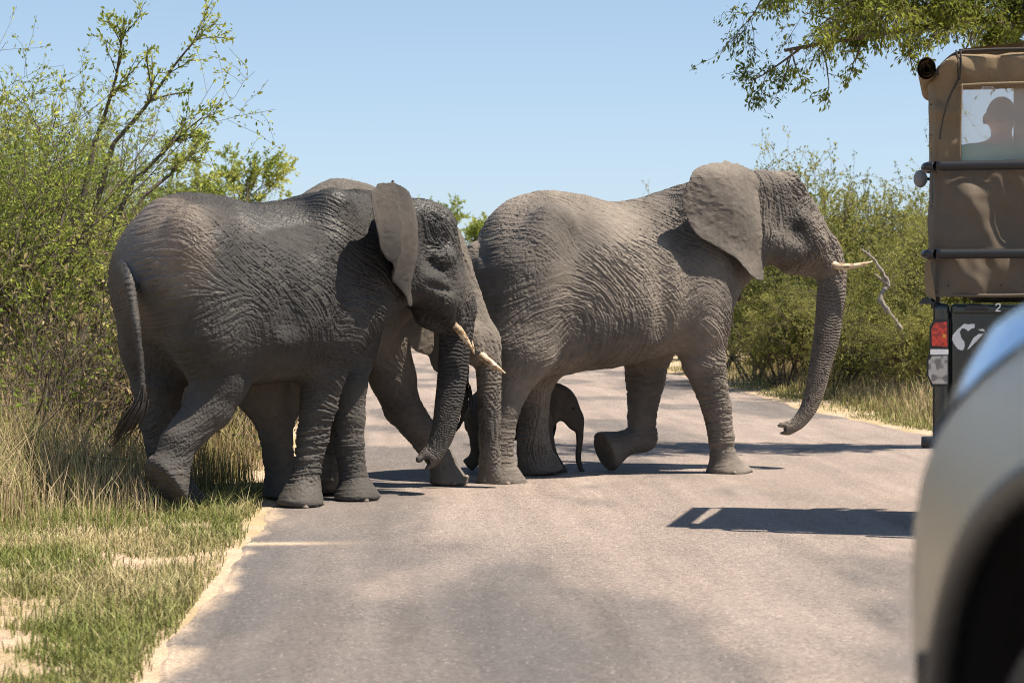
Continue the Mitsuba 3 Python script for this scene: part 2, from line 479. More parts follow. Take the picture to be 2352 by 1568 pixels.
def tusk(P, R, n=12):
    S = spline(np.c_[P, R], 6)
    return tube(S[:, :3], np.maximum(S[:, 3], .002), n)
class Elephant:
    """One elephant: distance field -> one continuous skin, wrinkled by a crease map, with ears, tusks, eye and tail tuft as its parts."""
    def __init__(self, key, fr, h):
        self.key, self.fr, self.h = key, fr, h
        self.trunk = None
        self.tail = None
        self.ctrl = []

    def b(self, px, py, lat=0.0):                 # measured point -> body coordinates
        return self.fr.here(px, py, lat)

    def hb(self, px, py, lat=0.0):                # the same through the head's own plane
        return self.fr.loc(self.hf.at(px, py, lat))

    def bx(self, px, py, x):                      # measured point on the plane a fixed way along the body
        d = ray(px, py)
        t = (x - (EYE - self.fr.o) @ self.fr.f) / (d @ self.fr.f)
        return self.fr.loc(EYE + d * t)

    def start(self, lo, hi):
        self.fd = Field(lo, hi, self.h)

    def torso(self, rows, **kw):
        st = []
        for px, top, bot, w in rows:
            a, c = self.b(px, top), self.b(px, bot)
            st.append(((a[0] + c[0]) / 2, a[2], c[2], w))
        self.st = np.array(st)
        self.fd.torso(st, **kw)

    def leg(self, joints, rad, sole=None, k=0.13, rnd=0.045):
        """joints in body coordinates, last one the sole's centre; sole: outward normal of the foot's flat face."""
        n = len(joints)
        for i in range(n - 2):
            self.fd.cone(joints[i], joints[i + 1], rad[i], rad[i + 1], (k * 1.3, k * .75, k * .22)[min(i, 2)])
        a, c = np.asarray(joints[-2], float), np.asarray(joints[-1], float)
        nn = np.array([0, 0, -1.0]) if sole is None else np.asarray(sole, float) / np.linalg.norm(sole)
        self.fd.cone(a, c, rad[-2], rad[-1], 0.025, clip=(c, nn, rnd))

    def head(self, hf, poly, width, r=0.15, k=0.16, pad=0.34):
        self.hf = hf
        P = [hf.here(a, b)[[0, 2]] for a, b in poly]
        o = self.fr.loc(hf.o)
        c, s = float(hf.f @ self.fr.f), float(hf.f @ self.fr.l)
        S = spline(np.array(P + P[:1]), 4)[:-1]
        self.fd.profile(S, width, ((o[0], o[1]), c, s), r=r, k=k, pad=pad)

    def set_trunk(self, P, R, k=0.05, hollow=True, lips=True):
        """P rows measured (px, py, lat); R radii in metres."""
        Q = np.c_[[self.hb(*p) for p in P], R]
        S = spline(Q, 5)
        self.fd.chain(S[:, :3], S[:, 3], k)
        self.trunk = S
        if hollow:                                 # nostrils and the finger-like lips of the tip
            t = S[-1, :3] - S[-3, :3]; t /= np.linalg.norm(t)
            r = S[-1, 3]
            side = np.cross(t, [0, 0, 1.0]); side /= np.linalg.norm(side) + 1e-9
            up = np.cross(side, t)
            self.fd.cone(S[-1, :3] + t * r * 1.3, S[-1, :3] - t * r * 0.2, r * 0.68, r * 0.55, 0.012, minus=True)
            if not lips:
                return
            self.fd.cone(S[-1, :3] + up * r * .75, S[-1, :3] + up * r * .7 + t * r * 1.25, r * .46, r * .42, 0.02)
            self.fd.cone(S[-1, :3] - up * r * .75, S[-1, :3] - up * r * .7 + t * r * 1.2, r * .46, r * .28, 0.02)

    def set_tail(self, P, R, k=0.05):
        Q = np.c_[[self.b(*p) if len(p) == 3 else self.bx(*p[:2], p[2]) for p in P], R]
        S = spline(Q, 5)
        self.fd.chain(S[:, :3], S[:, 3], k)
        self.tail = S

    def finish(self, bsdf, seed, sub=1, depth=0.007, base=(.1, .09, .08), dust=(.2, .17, .14), dark=0.0, ringdepth=0.011, after_color=None, smooth_passes=5):
        v, q = self.fd.mesh()
        f = np.vstack([q[:, [0, 1, 2]], q[:, [0, 2, 3]]])
        comp = trimesh.graph.connected_components(np.vstack([f[:, :2], f[:, 1:]]), nodes=np.arange(len(v)))
        if len(comp) > 1:
            big = max(comp, key=len)
            keep = np.zeros(len(v), bool); keep[big] = True
            f = f[keep[f].all(1)]
            re = np.cumsum(keep) - 1
            v, f = v[keep], re[f]
        v = relax(v, f, smooth_passes)
        for _ in range(sub):
            v, f = subdivide(v, f)
            v = relax(v, f, 1, 0.5, -0.3)
        n = normals(v, f)
        lo, hi = v[:, [0, 2]].min(0) - .05, v[:, [0, 2]].max(0) + .05
        W = wrinkle_map(self.ctrl, lo, hi, seed)
        # gentle muscle and skin sag at a larger scale
        big = vfbm(v * 4.0, 3, seed) - .5
        off = 0.012 * big
        side = v[:, 1] > 0
        x2 = v[:, 0] + np.where(side, 0.11, 0.0) + v[:, 1] * 0.25
        z2 = v[:, 2] + v[:, 1] * 0.12
        main, cross, fold = (sample(W, w, x2, z2) for w in ('main', 'cross', 'fold'))
        gain = np.clip(-0.15 + 2.3 * vfbm(v * 2.6, 3, seed + 3), 0.25, 1.7)
        if hasattr(self, 'gain_fn'):
            gain = gain * self.gain_fn(v)
        body_w = np.ones(len(v))
        if self.trunk is not None:
            d, arc = poly_nearest(v, self.trunk[:, :3])
            L = np.linalg.norm(np.diff(self.trunk[:, :3], axis=0), axis=1).sum()
            t0 = getattr(self, 'trunk_ring_from', 0.12)
            w = np.clip((arc / L - t0) / 0.12, 0, 1) * (d < 0.24)
            body_w = 1 - w
            ar = np.arctan2(*(n[:, :2].T))
            spacing = 0.036 - 0.014 * arc / L
            ph = arc / spacing + 0.9 * (vfbm(np.c_[arc * 9, n[:, :2] * 2.2], 2, seed + 2) - .5) * 2 + 0.4 * np.sin(ar * 3)
            s = np.abs((ph % 1) - 0.5) * 2
            ring = np.clip(1 - s * 2.6, 0, 1)
            amp = 0.55 + 0.9 * vnoise(np.c_[np.floor(ph), n[:, :2] * 1.5], seed + 8)
            off -= w * ringdepth * ring * amp * np.clip(d / 0.06, .5, 1.3)
            # the scalloped edge under a trunk
        off -= body_w * gain * depth * (main + 0.55 * cross)
        off += body_w * gain * depth * 0.12 * fold
        off += 0.0012 * (vnoise(v * 95, seed + 4) - .5)
        foot = np.clip((0.16 - v[:, 2]) / 0.05, 0, 1)
        off *= 1 - 0.6 * foot
        v2 = v + n * off[:, None]
        col = hide_color(v, base, dust, dark, seed)
        if getattr(self, 'eye_at', None) is not None:      # darker hide round the eye, fading outwards
            e = self.fr.loc(self.eye_at)
            d = np.linalg.norm((v - e) * [1, .6, 1], axis=1)
            col = col * (1 - .55 * np.exp(-(d / (.075 * getattr(self, 'size', 1))) ** 2))[:, None]
        if after_color is not None:
            col = after_color(self, v, n, col)
        wv = self.fr.world(v2)
        scene[self.key + '__body'] = mikit.ply((wv, f), bsdf, smooth=True, color=np.clip(col, 0.005, 1))
        self.v, self.f = wv, f
        return len(f)

    def ear(self, fr, outline, lat_fn, bsdf, seed, base, dust, dark=0.2, thick=.014, veins=0.006, local=False):
        w, f, loc = ear_mesh(fr, np.asarray(outline, float), lat_fn, thick=thick, local=local, seed=seed)
        n = normals(w, f)
        a = np.clip(1 - np.abs(vfbm(w * [7, 7, 11], 3, seed) - .5) * 9, 0, 1)
        c = np.clip(1 - np.abs(vfbm(w * 30, 2, seed + 2) - .5) * 5, 0, 1)
        w = w + n * (veins * a - 0.003 * c)[:, None]
        col = hide_color(w, base, dust, dark, seed + 1)
        put(self.key + '__ear', mikit.ply((w, f), bsdf, smooth=True, color=np.clip(col, .005, 1)))

    def add_tusk(self, P, R, label=None):
        v, f = tusk([self.hf.at(*p) for p in P], R)
        obj('tusk', (v, f), 'ivory', self.key, smooth=50, label=label)

    def add_eye(self, px, py, lat, r=0.022):
        p = self.hf.at(px, py, lat)
        s = trimesh.creation.icosphere(subdivisions=3, radius=r)
        obj('eye', (np.array(s.vertices) + p, np.array(s.faces)), 'eye', self.key, smooth=True)
        return p

    def add_tuft(self, P, bsdf='tail_hair', n=60, spread=0.03, seed=3):
        rg = np.random.default_rng(seed)
        parts = []
        S = spline([self.fr.at(*p) if len(p) == 3 else self.fr.world(self.bx(*p[:2], p[2])) for p in P], 4)
        L = np.linspace(0, 1, len(S))
        for i in range(n):
            o = rg.normal(0, 1, 3) * spread
            k = rg.integers(0, len(S) // 2)
            e = rg.integers(int(len(S) * .6), len(S)) + 1
            pts = S[k:e] + o[None] * (0.35 + L[k:e, None] * np.where(L[k:e, None] > .8, .55, 1.0))
            if len(pts) > 2:
                parts.append(tube(pts, np.linspace(.007, .0025, len(pts)), 4))
        obj('tail_tuft', join(parts), bsdf, self.key, smooth=True)

    def nails(self, px_list, r=(.022, .022, .020)):
        tree = cKDTree(self.v)
        for p in px_list:
            c = self.v[tree.query(self.fr.at(*p))[1]]
            s = trimesh.creation.icosphere(subdivisions=2)
            obj('toenail', (np.array(s.vertices) * np.array(r) + c, np.array(s.faces)), 'nail', self.key, smooth=True)


def ground_frame(px, py, yaw, lat):
    """A frame whose plane lies so that the ground point under a measured foot is lat metres to its left."""
    g = ground(px, py)
    fr = Frame(g, yaw)
    return Frame(g - fr.l * lat, yaw)


scene['ivory'] = {'type': 'principled', 'base_color': proc(lambda p, n, uv: mix((.56, .45, .31), (.24, .15, .085), smoothstep(.40, .66, fbm(p.x * 26, p.y * 26, p.z * 44)))), 'roughness': 0.38, 'specular': 0.5}
scene['eye'] = {'type': 'principled', 'base_color': {'type': 'rgb', 'value': [.012, .008, .006]}, 'roughness': 0.12, 'specular': 0.6}
scene['tail_hair'] = {'type': 'principled', 'base_color': {'type': 'rgb', 'value': [.035, .03, .027]}, 'roughness': 0.6}
scene['nail'] = {'type': 'principled', 'base_color': {'type': 'rgb', 'value': [.17, .14, .11]}, 'roughness': 0.6}


def skin_bump(p, n, uv):
    q = fbm(p.x * 60, p.y * 60, p.z * 60, 2)
    r = noise(p.x * 150, p.y * 150, p.z * 150)
    return dr.abs(q - 0.5) * 0.9 + r * 0.25


def skin(name, rough, spec=0.35):
    scene[name] = {'type': 'twosided', 'bsdf': {'type': 'bumpmap', 'arbitrary': proc(skin_bump, 2e-3), 'scale': 0.006, 'bsdf': {
        'type': 'principled', 'base_color': {'type': 'mesh_attribute', 'name': 'vertex_color'}, 'roughness': rough, 'specular': spec}}}


skin('dry_hide', 0.8, 0.25)
# mud still wet along the back and flank of the nearest one
skin('wet_hide', proc(lambda p, n, uv: 0.78 - 0.24 * smoothstep(.46, .60, fbm(p.x * 3.1, p.y * 3.1, p.z * 3.1 + 4)) * smoothstep(.9, 1.5, p.z)), 0.5)

# ---- the big dusty cow crossing in front (right)
k = thing('elephant', 'tall dusty grey-brown elephant leading on the right, one foreleg lifted, flat ear spread', 'elephant', None)
C = Elephant(k, ground_frame(1668, 1085, 25, -0.22), 0.0153)
C.start((-2.25, -.78, -.02), (1.55, .78, 2.72))
C.torso([(1096, 590, 700, .10), (1106, 545, 780, .27), (1135, 489, 850, .40), (1190, 449, 872, .455), (1255, 437, 868, .49), (1330, 446, 853, .55),
         (1400, 463, 845, .57), (1465, 455, 828, .54), (1530, 434, 808, .47), (1585, 417, 785, .41), (1635, 410, 735, .35), (1690, 425, 660, .27), (1716, 500, 600, .10)])
b = C.b
# hip bone, shoulder blade, flank hollow, brisket
C.fd.ellipsoid(b(1270, 505, -.37), (.16, .10, .12), .14)
C.fd.cone(b(1245, 560, -.36), b(1195, 790, -.34), .17, .16, .12)
C.fd.cone(b(1600, 470, -.26), b(1590, 690, -.33), .14, .16, .14)
C.fd.ellipsoid(b(1335, 545, -.66), (.17, .09, .20), .14, minus=True)
C.fd.cone(b(1318, 660, -.70), b(1275, 835, -.60), .075, .07, .11, minus=True)
C.fd.cone(b(1528, 560, -.62), b(1530, 760, -.55), .06, .06, .12, minus=True)
C.fd.ellipsoid(b(1610, 690, 0), (.2, .26, .24), .12)
C.leg([b(1205, 640, -.20), b(1190, 800, -.27), b(1150, 930, -.25), b(1141, 1000, -.25), b(1140, 1064, -.25), b(1149, 1114, -.25)], [.33, .25, .150, .133, .130, .205])
C.leg([b(1210, 650, .20), b(1224, 830, .25), b(1226, 945, .24), b(1224, 1005, .24), b(1228, 1036, .24), b(1240, 1086, .24)], [.32, .20, .118, .125, .135, .19], sole=(.12, 0, -1))
C.leg([b(1610, 590, -.20), b(1608, 740, -.25), b(1617, 830, -.25), b(1645, 930, -.24), b(1656, 1000, -.23), b(1660, 1046, -.22), b(1669, 1088, -.22)], [.28, .22, .172, .118, .103, .102, .20])
C.leg([b(1560, 650, .20), b(1488, 800, .24), b(1482, 870, .25), b(1474, 960, .24), b(1476, 1004, .24), b(1432, 1018, .24), b(1386, 1038, .24)], [.26, .185, .16, .115, .12, .105, .182], sole=(-.93, 0, -.33))
hfC = Frame(C.fr.world(b(1690, 480, -.05)), 9)


def wC(x, z):
    # half width of the head by distance from its nose line
    x0 = hfC.here(1905, 530)[0]
    t = np.clip((x0 - x) / 0.62, -.2, 1)
    return (0.135 + 0.20 * np.clip(t, 0, 1) ** 0.7) * (1 - 0.10 * np.clip((z - 2.15) / .3, 0, 1))


C.head(hfC, [(1640, 440), (1690, 402), (1735, 393), (1775, 394), (1814, 396), (1834, 416), (1852, 444), (1876, 480), (1905, 532), (1930, 580), (1944, 622), (1930, 655), (1885, 640), (1858, 626), (1828, 613), (1790, 607), (1745, 612), (1700, 630), (1650, 590)], wC, r=.15)
hb = C.hb
C.fd.cone(hb(1838, 508, -.24), hb(1876, 560, -.20), .075, .06, .09)            # brow and cheek bone
C.fd.cone(hb(1770, 555, -.27), hb(1815, 575, -.25), .10, .09, .10)             # jaw muscle
C.fd.ellipsoid(hb(1792, 478, -.425), (.15, .09, .14), .10, minus=True)
C.fd.cone(hb(1752, 450, -.40), hb(1752, 560, -.40), .035, .03, .06, minus=True)         # temple
C.fd.ellipsoid(hb(1838, 521, -.335), (.042, .04, .032), .04, minus=True)
C.fd.cone(hb(1815, 548, -.37), hb(1842, 556, -.33), .016, .014, .03, minus=True)      # eye socket
C.fd.cone(hb(1872, 575, -.13), hb(1903, 606, -.12), .105, .055, .06)           # tusk sheath
C.fd.cone(hb(1826, 592, -.36), hb(1848, 604, -.33), .028, .03, .05, minus=True)  # corner of the mouth
C.fd.cone(hb(1815, 600, 0), hb(1872, 622, 0), .11, .06, .06)                   # lower jaw
C.set_trunk([(1890, 560, 0), (1905, 610, 0), (1910, 660, 0), (1905, 720, 0), (1897, 780, 0), (1884, 840, 0), (1873, 890, 0), (1858, 935, 0), (1838, 965, 0), (1818, 980, 0), (1808, 983, 0)],
            [.10, .122, .118, .112, .105, .092, .082, .070, .058, .050, .047])
C.trunk_ring_from = .10
C.set_tail([(1094, 575, .05), (1080, 640, .05), (1074, 730, .08), (1072, 820, .1), (1070, 880, .1)], [.07, .05, .035, .028, .022])


def ctrl(E, rows):
    E.ctrl = [(E.b(px, py, -.4)[0], E.b(px, py, -.4)[2], a) for px, py, a in rows]


ctrl(C, [(1110, 560, 15), (1110, 640, 10), (1140, 520, -10), (1130, 700, 20), (1180, 500, -25), (1230, 470, -30), (1300, 470, -30), (1200, 580, -50), (1250, 560, -55), (1330, 560, -45), (1400, 500, -28), (1480, 500, -25),
         (1540, 470, -45), (1600, 450, -60), (1350, 640, -48), (1420, 600, -40), (1480, 600, -35), (1200, 660, 25), (1160, 740, 30), (1230, 720, 20), (1280, 700, -10), (1320, 720, -60), (1370, 720, -60), (1430, 700, -50),
         (1300, 800, -85), (1360, 800, -80), (1430, 790, -75), (1490, 740, -65), (1250, 800, 60), (1160, 840, 22), (1210, 820, 25), (1150, 920, 5), (1150, 1000, 0), (1150, 1080, 0), (1240, 950, 0), (1240, 1050, 0),
         (1530, 640, 30), (1580, 620, -30), (1550, 720, 45), (1600, 700, -35), (1640, 660, -40), (1600, 780, -40), (1650, 760, -30), (1640, 860, -12), (1650, 950, -4), (1660, 1040, 0), (1485, 850, 0), (1470, 960, 10), (1430, 1020, -85), (1395, 1030, -90),
         (1740, 420, -88), (1760, 500, -85), (1830, 430, -50), (1850, 540, -40), (1820, 500, 20), (1790, 570, 60), (1760, 590, 75), (1860, 580, -50), (1890, 560, -55), (1900, 600, -60)])
EARC = [(1733, 392), (1745, 440), (1740, 500), (1744, 560), (1747, 610), (1746, 640), (1732, 643), (1709, 633), (1680, 604), (1640, 574), (1602, 545), (1581, 510), (1569, 472), (1567, 445), (1573, 418), (1582, 398), (1604, 383), (1640, 372), (1672, 372), (1702, 382)]
efC = Frame(hfC.world(hfC.here(1735, 470, -.33)), 40)


def latC(x, z):
    a = efC.here(1738, 500)
    u = np.clip((a[0] - x) / .75, -.1, 1.2)
    return -0.02 - 0.10 * np.sin(np.clip(u, 0, 1) * math.pi * .8) + .12 * np.clip(u - .55, 0, 1) - 0.05 * np.clip((a[2] - .25 - z) / .4, 0, 1) + .14 * np.clip((z - (a[2] + .30)) / .2, 0, 1) ** 1.5 + 0.022 * np.sin(z * 9 + x * 5)


C.eye_at = C.hf.at(1838, 520, -.29)
C.gain_fn = lambda v: 1 + .5 * np.clip((v[:, 0] - C.b(1740, 500)[0]) / .1, 0, 1)
nC = C.finish('dry_hide', 11, base=(.112, .100, .090), dust=(.215, .186, .158), dark=-.05, depth=.0125)
C.ear(efC, EARC, latC, 'dry_hide', 21, (.118, .106, .096), (.165, .146, .128), .2, thick=.010, veins=.0045)
C.add_eye(1838, 520, -.272, .028)
C.add_tusk([(1893, 598, -.12), (1925, 611, -.16), (1960, 611, -.19), (1990, 605, -.20), (2004, 600, -.20)], [.030, .028, .022, .014, .004])
C.nails([(1722, 1080, -.27), (1708, 1084, -.36), (1688, 1087, -.42), (1205, 1106, -.3), (1192, 1110, -.4), (1168, 1113, -.45)])
C.add_tuft([(1070, 880, .1), (1068, 910, .1), (1064, 960, .1)], n=40)
# ---- the nearest elephant, dark with mud (left)
k = thing('elephant', 'nearest elephant on the left, dark with wet mud, seen from behind with its tail hanging', 'elephant')
A = Elephant(k, ground_frame(690, 1160, 32, -0.17), 0.0150)
A.start((-1.85, -.86, -.02), (1.55, .80, 2.35))
A.torso([(284, 600, 670, .10), (294, 556, 700, .28), (320, 500, 745, .40), (365, 456, 800, .47), (430, 442, 872, .54), (500, 447, 890, .61), (570, 466, 884, .64), (640, 461, 877, .63), (700, 446, 868, .57), (760, 437, 850, .49),
         (820, 434, 800, .42), (870, 442, 740, .35), (915, 458, 690, .28), (935, 530, 630, .1)])
b = A.b


def gfoot(E, px, py):
    return E.fr.loc(ground(px, py))


A.fd.ellipsoid(b(452, 515, -.40), (.17, .10, .12), .14)
A.fd.cone(b(455, 570, -.40), b(478, 760, -.40), .18, .16, .12)
A.fd.cone(b(765, 480, -.30), b(750, 690, -.36), .14, .16, .14)
A.fd.ellipsoid(b(560, 570, -.74), (.18, .09, .21), .14, minus=True)
A.fd.cone(b(560, 680, -.80), b(560, 850, -.70), .075, .07, .11, minus=True)
A.fd.cone(b(672, 560, -.68), b(668, 740, -.66), .045, .04, .14, minus=True)
A.fd.ellipsoid(b(800, 690, 0), (.2, .26, .24), .12)
A.leg([b(458, 605, -.25), b(487, 765, -.32), b(505, 870, -.32), b(482, 935, -.32), b(412, 1015, -.32), b(400, 1050, -.32), b(371, 1110, -.32)], [.30, .245, .19, .15, .118, .115, .185], sole=(-.80, -.12, -.58))
A.leg([b(362, 640, .20), b(358, 790, .27), b(362, 880, .24), b(366, 960, .24), b(388, 1080, .24), b(405, 1120, .24), b(418, 1158, .24)], [.31, .22, .17, .135, .12, .12, .16])
A.leg([b(780, 600, -.18), b(752, 740, -.25), b(742, 850, -.24), b(732, 930, -.21), b(718, 1000, -.18), b(703, 1092, -.17), gfoot(A, 690, 1161)], [.28, .22, .158, .125, .11, .096, .165])
la = gfoot(A, 818, 1146)[1]
A.leg([b(800, 640, .15), b(800, 790, .13), b(800, 880, la), b(802, 960, la), b(802, 1020, la), b(812, 1096, la), gfoot(A, 818, 1147)], [.26, .19, .13, .11, .10, .096, .175])
hfA = Frame(A.fr.world(b(905, 540, 0)), 27)


def wA(x, z):
    x0 = hfA.here(1060, 600)[0]
    t = np.clip((x0 - x) / 0.62, -.2, 1)
    return (0.14 + 0.19 * np.clip(t, 0, 1) ** 0.7) * (1 - 0.10 * np.clip((z - 1.85) / .3, 0, 1))


A.head(hfA, [(880, 480), (925, 457), (965, 458), (992, 466), (1022, 480), (1038, 505), (1046, 540), (1055, 580), (1066, 625), (1072, 665), (1078, 705), (1080, 750), (1062, 772), (1030, 762), (1005, 742), (975, 722), (945, 702), (905, 680), (880, 600)], wA, r=.15)
hb = A.hb
A.fd.cone(hb(1022, 598, -.22), hb(1040, 660, -.19), .078, .06, .08)
A.fd.cone(hb(985, 650, -.26), hb(1015, 690, -.23), .095, .085, .10)
A.fd.ellipsoid(hb(988, 545, -.40), (.15, .09, .14), .10, minus=True)
A.fd.ellipsoid(hb(1020, 613, -.315), (.044, .042, .030), .045, minus=True)
A.fd.cone(hb(985, 655, -.36), hb(1030, 668, -.295), .018, .014, .04, minus=True)
A.fd.cone(hb(962, 520, -.39), hb(962, 650, -.39), .035, .03, .06, minus=True)
A.fd.cone(hb(1003, 592, -.29), hb(1036, 590, -.24), .030, .026, .05)
A.eye_at = hfA.at(1020, 612, -.25)
A.fd.cone(hb(1030, 700, -.13), hb(1044, 738, -.13), .10, .058, .06)
A.fd.cone(hb(996, 722, -.33), hb(1012, 740, -.30), .028, .03, .05, minus=True)
A.fd.cone(hb(985, 720, 0), hb(1020, 752, 0), .11, .06, .06)
A.set_trunk([(1050, 690, 0), (1050, 740, 0), (1046, 785, 0), (1042, 830, 0), (1036, 885, 0), (1029, 935, 0), (1021, 980, 0), (1010, 1015, 0), (998, 1038, 0), (989, 1048, 0)], [.115, .12, .112, .107, .100, .094, .085, .074, .066, .063])
A.trunk_ring_from = .10
xr = A.b(287, 640)[0]
TAILA = [(298, 596, xr + .05, 1), (299, 640, xr - .02, 1), (305, 690, xr - .05, 1), (313, 740, xr - .06, 1), (320, 800, xr - .05, 1), (325, 850, xr - .04, 1), (328, 895, xr - .04, 1)]
A.fd.cone(A.bx(350, 700, xr + .02), A.bx(384, 900, xr + .10), .085, .12, .07, minus=True)
A.set_tail(TAILA, [.050, .042, .032, .026, .023, .021, .019], k=.02)
ctrl(A, [(275, 560, 12), (270, 650, 8), (300, 520, 0), (320, 600, -12), (330, 700, 10), (360, 480, -22), (360, 560, -35), (430, 480, -25), (420, 560, -48), (480, 560, -45), (540, 520, -28), (600, 520, -25), (680, 500, -25), (740, 480, -45), (780, 460, -60),
         (500, 640, -45), (560, 620, -40), (640, 600, -30), (420, 650, -40), (380, 680, -10), (400, 740, 22), (460, 720, 20), (520, 710, -35), (570, 720, -60), (620, 720, -55), (680, 700, -45), (560, 820, -85), (620, 820, -82), (660, 780, -70),
         (380, 830, 25), (450, 820, 30), (430, 900, 35), (500, 880, -60), (520, 800, -70), (420, 1000, 40), (400, 1050, 40), (370, 1000, 10), (380, 1100, 0),
         (700, 640, -35), (760, 620, -20), (740, 720, 5), (790, 700, -10), (730, 800, 5), (740, 900, -15), (720, 1000, -5), (700, 1080, 0), (800, 900, 0), (805, 1000, 0), (815, 1090, 0),
         (930, 480, -80), (960, 520, -85), (1000, 490, -35), (1030, 540, -60), (1000, 600, 10), (960, 640, 70), (990, 690, -70), (1040, 700, -75), (1030, 650, -70), (1060, 650, -75), (1060, 740, -75)])


def muddy(E, v, n, col):
    # dried and wet mud over the back and flank; bare dust on the rump and along the upper edge
    m = vfbm(v * [1.5, 1.5, 1.2] + 3, 3, 71)
    q = E.b(330, 540, 0)
    rump = np.exp(-((v[:, 0] - q[0] - .06) / .16) ** 2 - ((v[:, 2] - q[2]) / .32) ** 2)
    w = np.clip((m - .35) * 3.0 + .45 - 1.5 * rump, 0, .95)[:, None]
    w = w * np.clip((v[:, 2:] - .35) / .5, .45, 1)
    fine = vfbm(v * 17, 2, 5)[:, None]
    col = col * (1 - w) + np.array([.027, .026, .026]) * (.7 + .6 * fine) * w
    rw = (np.clip(1.5 * rump * (.35 + m) - .2, 0, .5))[:, None]      # dry tan dust left on the rump
    return col * (1 - rw) + np.array([.175, .140, .112]) * (.7 + .6 * fine) * rw


A.gain_fn = lambda v: 1 + .7 * np.clip((v[:, 0] - A.b(930, 560)[0]) / .1, 0, 1)
nA = A.finish('wet_hide', 12, base=(.066, .060, .055), dust=(.125, .110, .096), dark=-.1, depth=.0118, after_color=muddy)
efA = Frame(hfA.world(hfA.here(950, 570, -.30)), 79)


L0 = efC.here(1741, 500)[[0, 2]]
aA = efA.here(950, 552)[[0, 2]]
EARA = [aA + .90 * (efC.here(p, q)[[0, 2]] - L0) * [1.0, 1.0] for p, q in EARC]


def latA(x, z):
    u = np.clip((aA[0] - x) / .55, -.1, 1.2)
    return .035 * np.sin(u * 8 + z * 2) * np.clip(u * 2, 0, 1) - .05 * np.clip(.12 - u, 0, 1) + .10 * np.clip(u - .6, 0, 1) + .04 * np.clip((z - aA[1] - .24) / .2, 0, 1) ** 1.5 - .025 * np.sin(z * 8)


A.ear(efA, EARA, latA, 'dry_hide', 31, (.044, .041, .039), (.080, .070, .062), .0, thick=.010, veins=.003, local=True)
A.add_eye(1020, 612, -.25, .028)
A.add_tusk([(1034, 728, -.12), (1049, 750, -.16), (1070, 780, -.18), (1089, 810, -.18)], [.030, .028, .021, .004])
A.add_tusk([(1056, 738, .12), (1070, 765, .15), (1083, 795, .16), (1089, 814, .16)], [.028, .026, .018, .004])
A.nails([(738, 1158, -.22), (724, 1164, -.30), (703, 1167, -.34), (872, 1150, la - .02), (862, 1154, la - .12), (842, 1157, la - .18)])
A.add_tuft([(328, 885, xr - .04, 1), (322, 925, xr - .05, 1), (300, 965, xr - .09, 1), (262, 1016, xr - .14, 1)], n=90, spread=.022)

# ---- the one behind it (only back, legs, an ear lobe, trunk and a tusk show)
k = thing('elephant', 'grey elephant mostly hidden behind the muddy one, striding with its foreleg stretched forward', 'elephant')
B = Elephant(k, ground_frame(648, 1143, 22, -0.26), 0.0200)
B.start((-1.05, -.82, -.02), (1.95, .82, 2.5))
B.torso([(468, 630, 700, .10), (480, 575, 800, .29), (508, 515, 860, .43), (550, 484, 872, .50), (600, 476, 868, .55), (655, 470, 862, .60), (695, 446, 858, .59), (735, 420, 850, .55), (772, 408, 842, .49), (820, 415, 825, .43), (865, 431, 800, .38), (910, 462, 760, .33), (950, 500, 710, .27), (975, 550, 650, .1)])
b = B.b
B.leg([b(570, 640, -.2), b(580, 810, -.28), b(602, 895, -.28), b(630, 975, -.26), b(640, 1050, -.26), b(644, 1090, -.26), b(648, 1143, -.26)], [.32, .25, .19, .125, .105, .105, .15])
B.leg([b(530, 660, .18), b(470, 850, .24), b(430, 960, .25), b(405, 1050, .25), b(400, 1085, .25), gfoot(B, 395, 1136)], [.3, .2, .13, .11, .11, .15])
B.leg([b(800, 620, -.18), b(808, 760, -.26), b(800, 845, -.26), b(772, 960, -.25), b(750, 1055, -.25), b(746, 1085, -.25), gfoot(B, 745, 1130)], [.28, .2, .155, .115, .105, .105, .145])
B.fd.cone(b(815, 770, -.28), b(822, 835, -.29), .12, .06, .07)
lc = gfoot(B, 1030, 1112)[1]
B.leg([b(850, 640, .15), b(872, 770, lc - .1), b(902, 866, lc), b(924, 935, lc), b(985, 1015, lc), b(1018, 1066, lc), gfoot(B, 1030, 1113)], [.28, .2, .175, .14, .112, .098, .155])
B.fd.cone(b(690, 870, -.30), b(672, 945, -.28), .10, .05, .08)
hfB = Frame(at_depth(1000, 600, 14.30), -8)


def wB(x, z):
    x0 = hfB.here(1095, 640)[0]
    t = np.clip((x0 - x) / 0.6, -.2, 1)
    return 0.13 + 0.15 * np.clip(t, 0, 1) ** 0.7


B.head(hfB, [(920, 540), (970, 505), (1020, 500), (1056, 530), (1082, 600), (1104, 665), (1126, 735), (1141, 790), (1147, 832), (1100, 845), (1066, 830), (1040, 800), (1000, 765), (960, 710), (915, 620)], wB, r=.14)
hb = B.hb
B.fd.cone(hb(1078, 770, -.13), hb(1098, 808, -.13), .10, .055, .06)
B.set_trunk([(1106, 770, 0), (1119, 820, 0), (1123, 870, 0), (1124, 930, 0), (1126, 990, 0), (1129, 1040, 0), (1133, 1080, 0), (1134, 1100, 0)], [.112, .100, .091, .085, .078, .069, .060, .054], lips=False)
ctrl(B, [(680, 450, -20), (770, 430, -25), (850, 450, -30), (640, 560, 10), (620, 900, 70), (660, 900, 80), (640, 950, -40), (640, 1040, 0), (645, 1100, 0), (880, 780, -35), (940, 800, -40), (900, 880, 20), (940, 960, -30), (990, 1020, 30), (1020, 1060, 0), (1030, 1090, 90),
         (1100, 700, -70), (1130, 780, -75), (1060, 700, -70), (980, 740, -80), (800, 700, -50), (720, 700, -40), (745, 1060, 0), (820, 830, 0)])
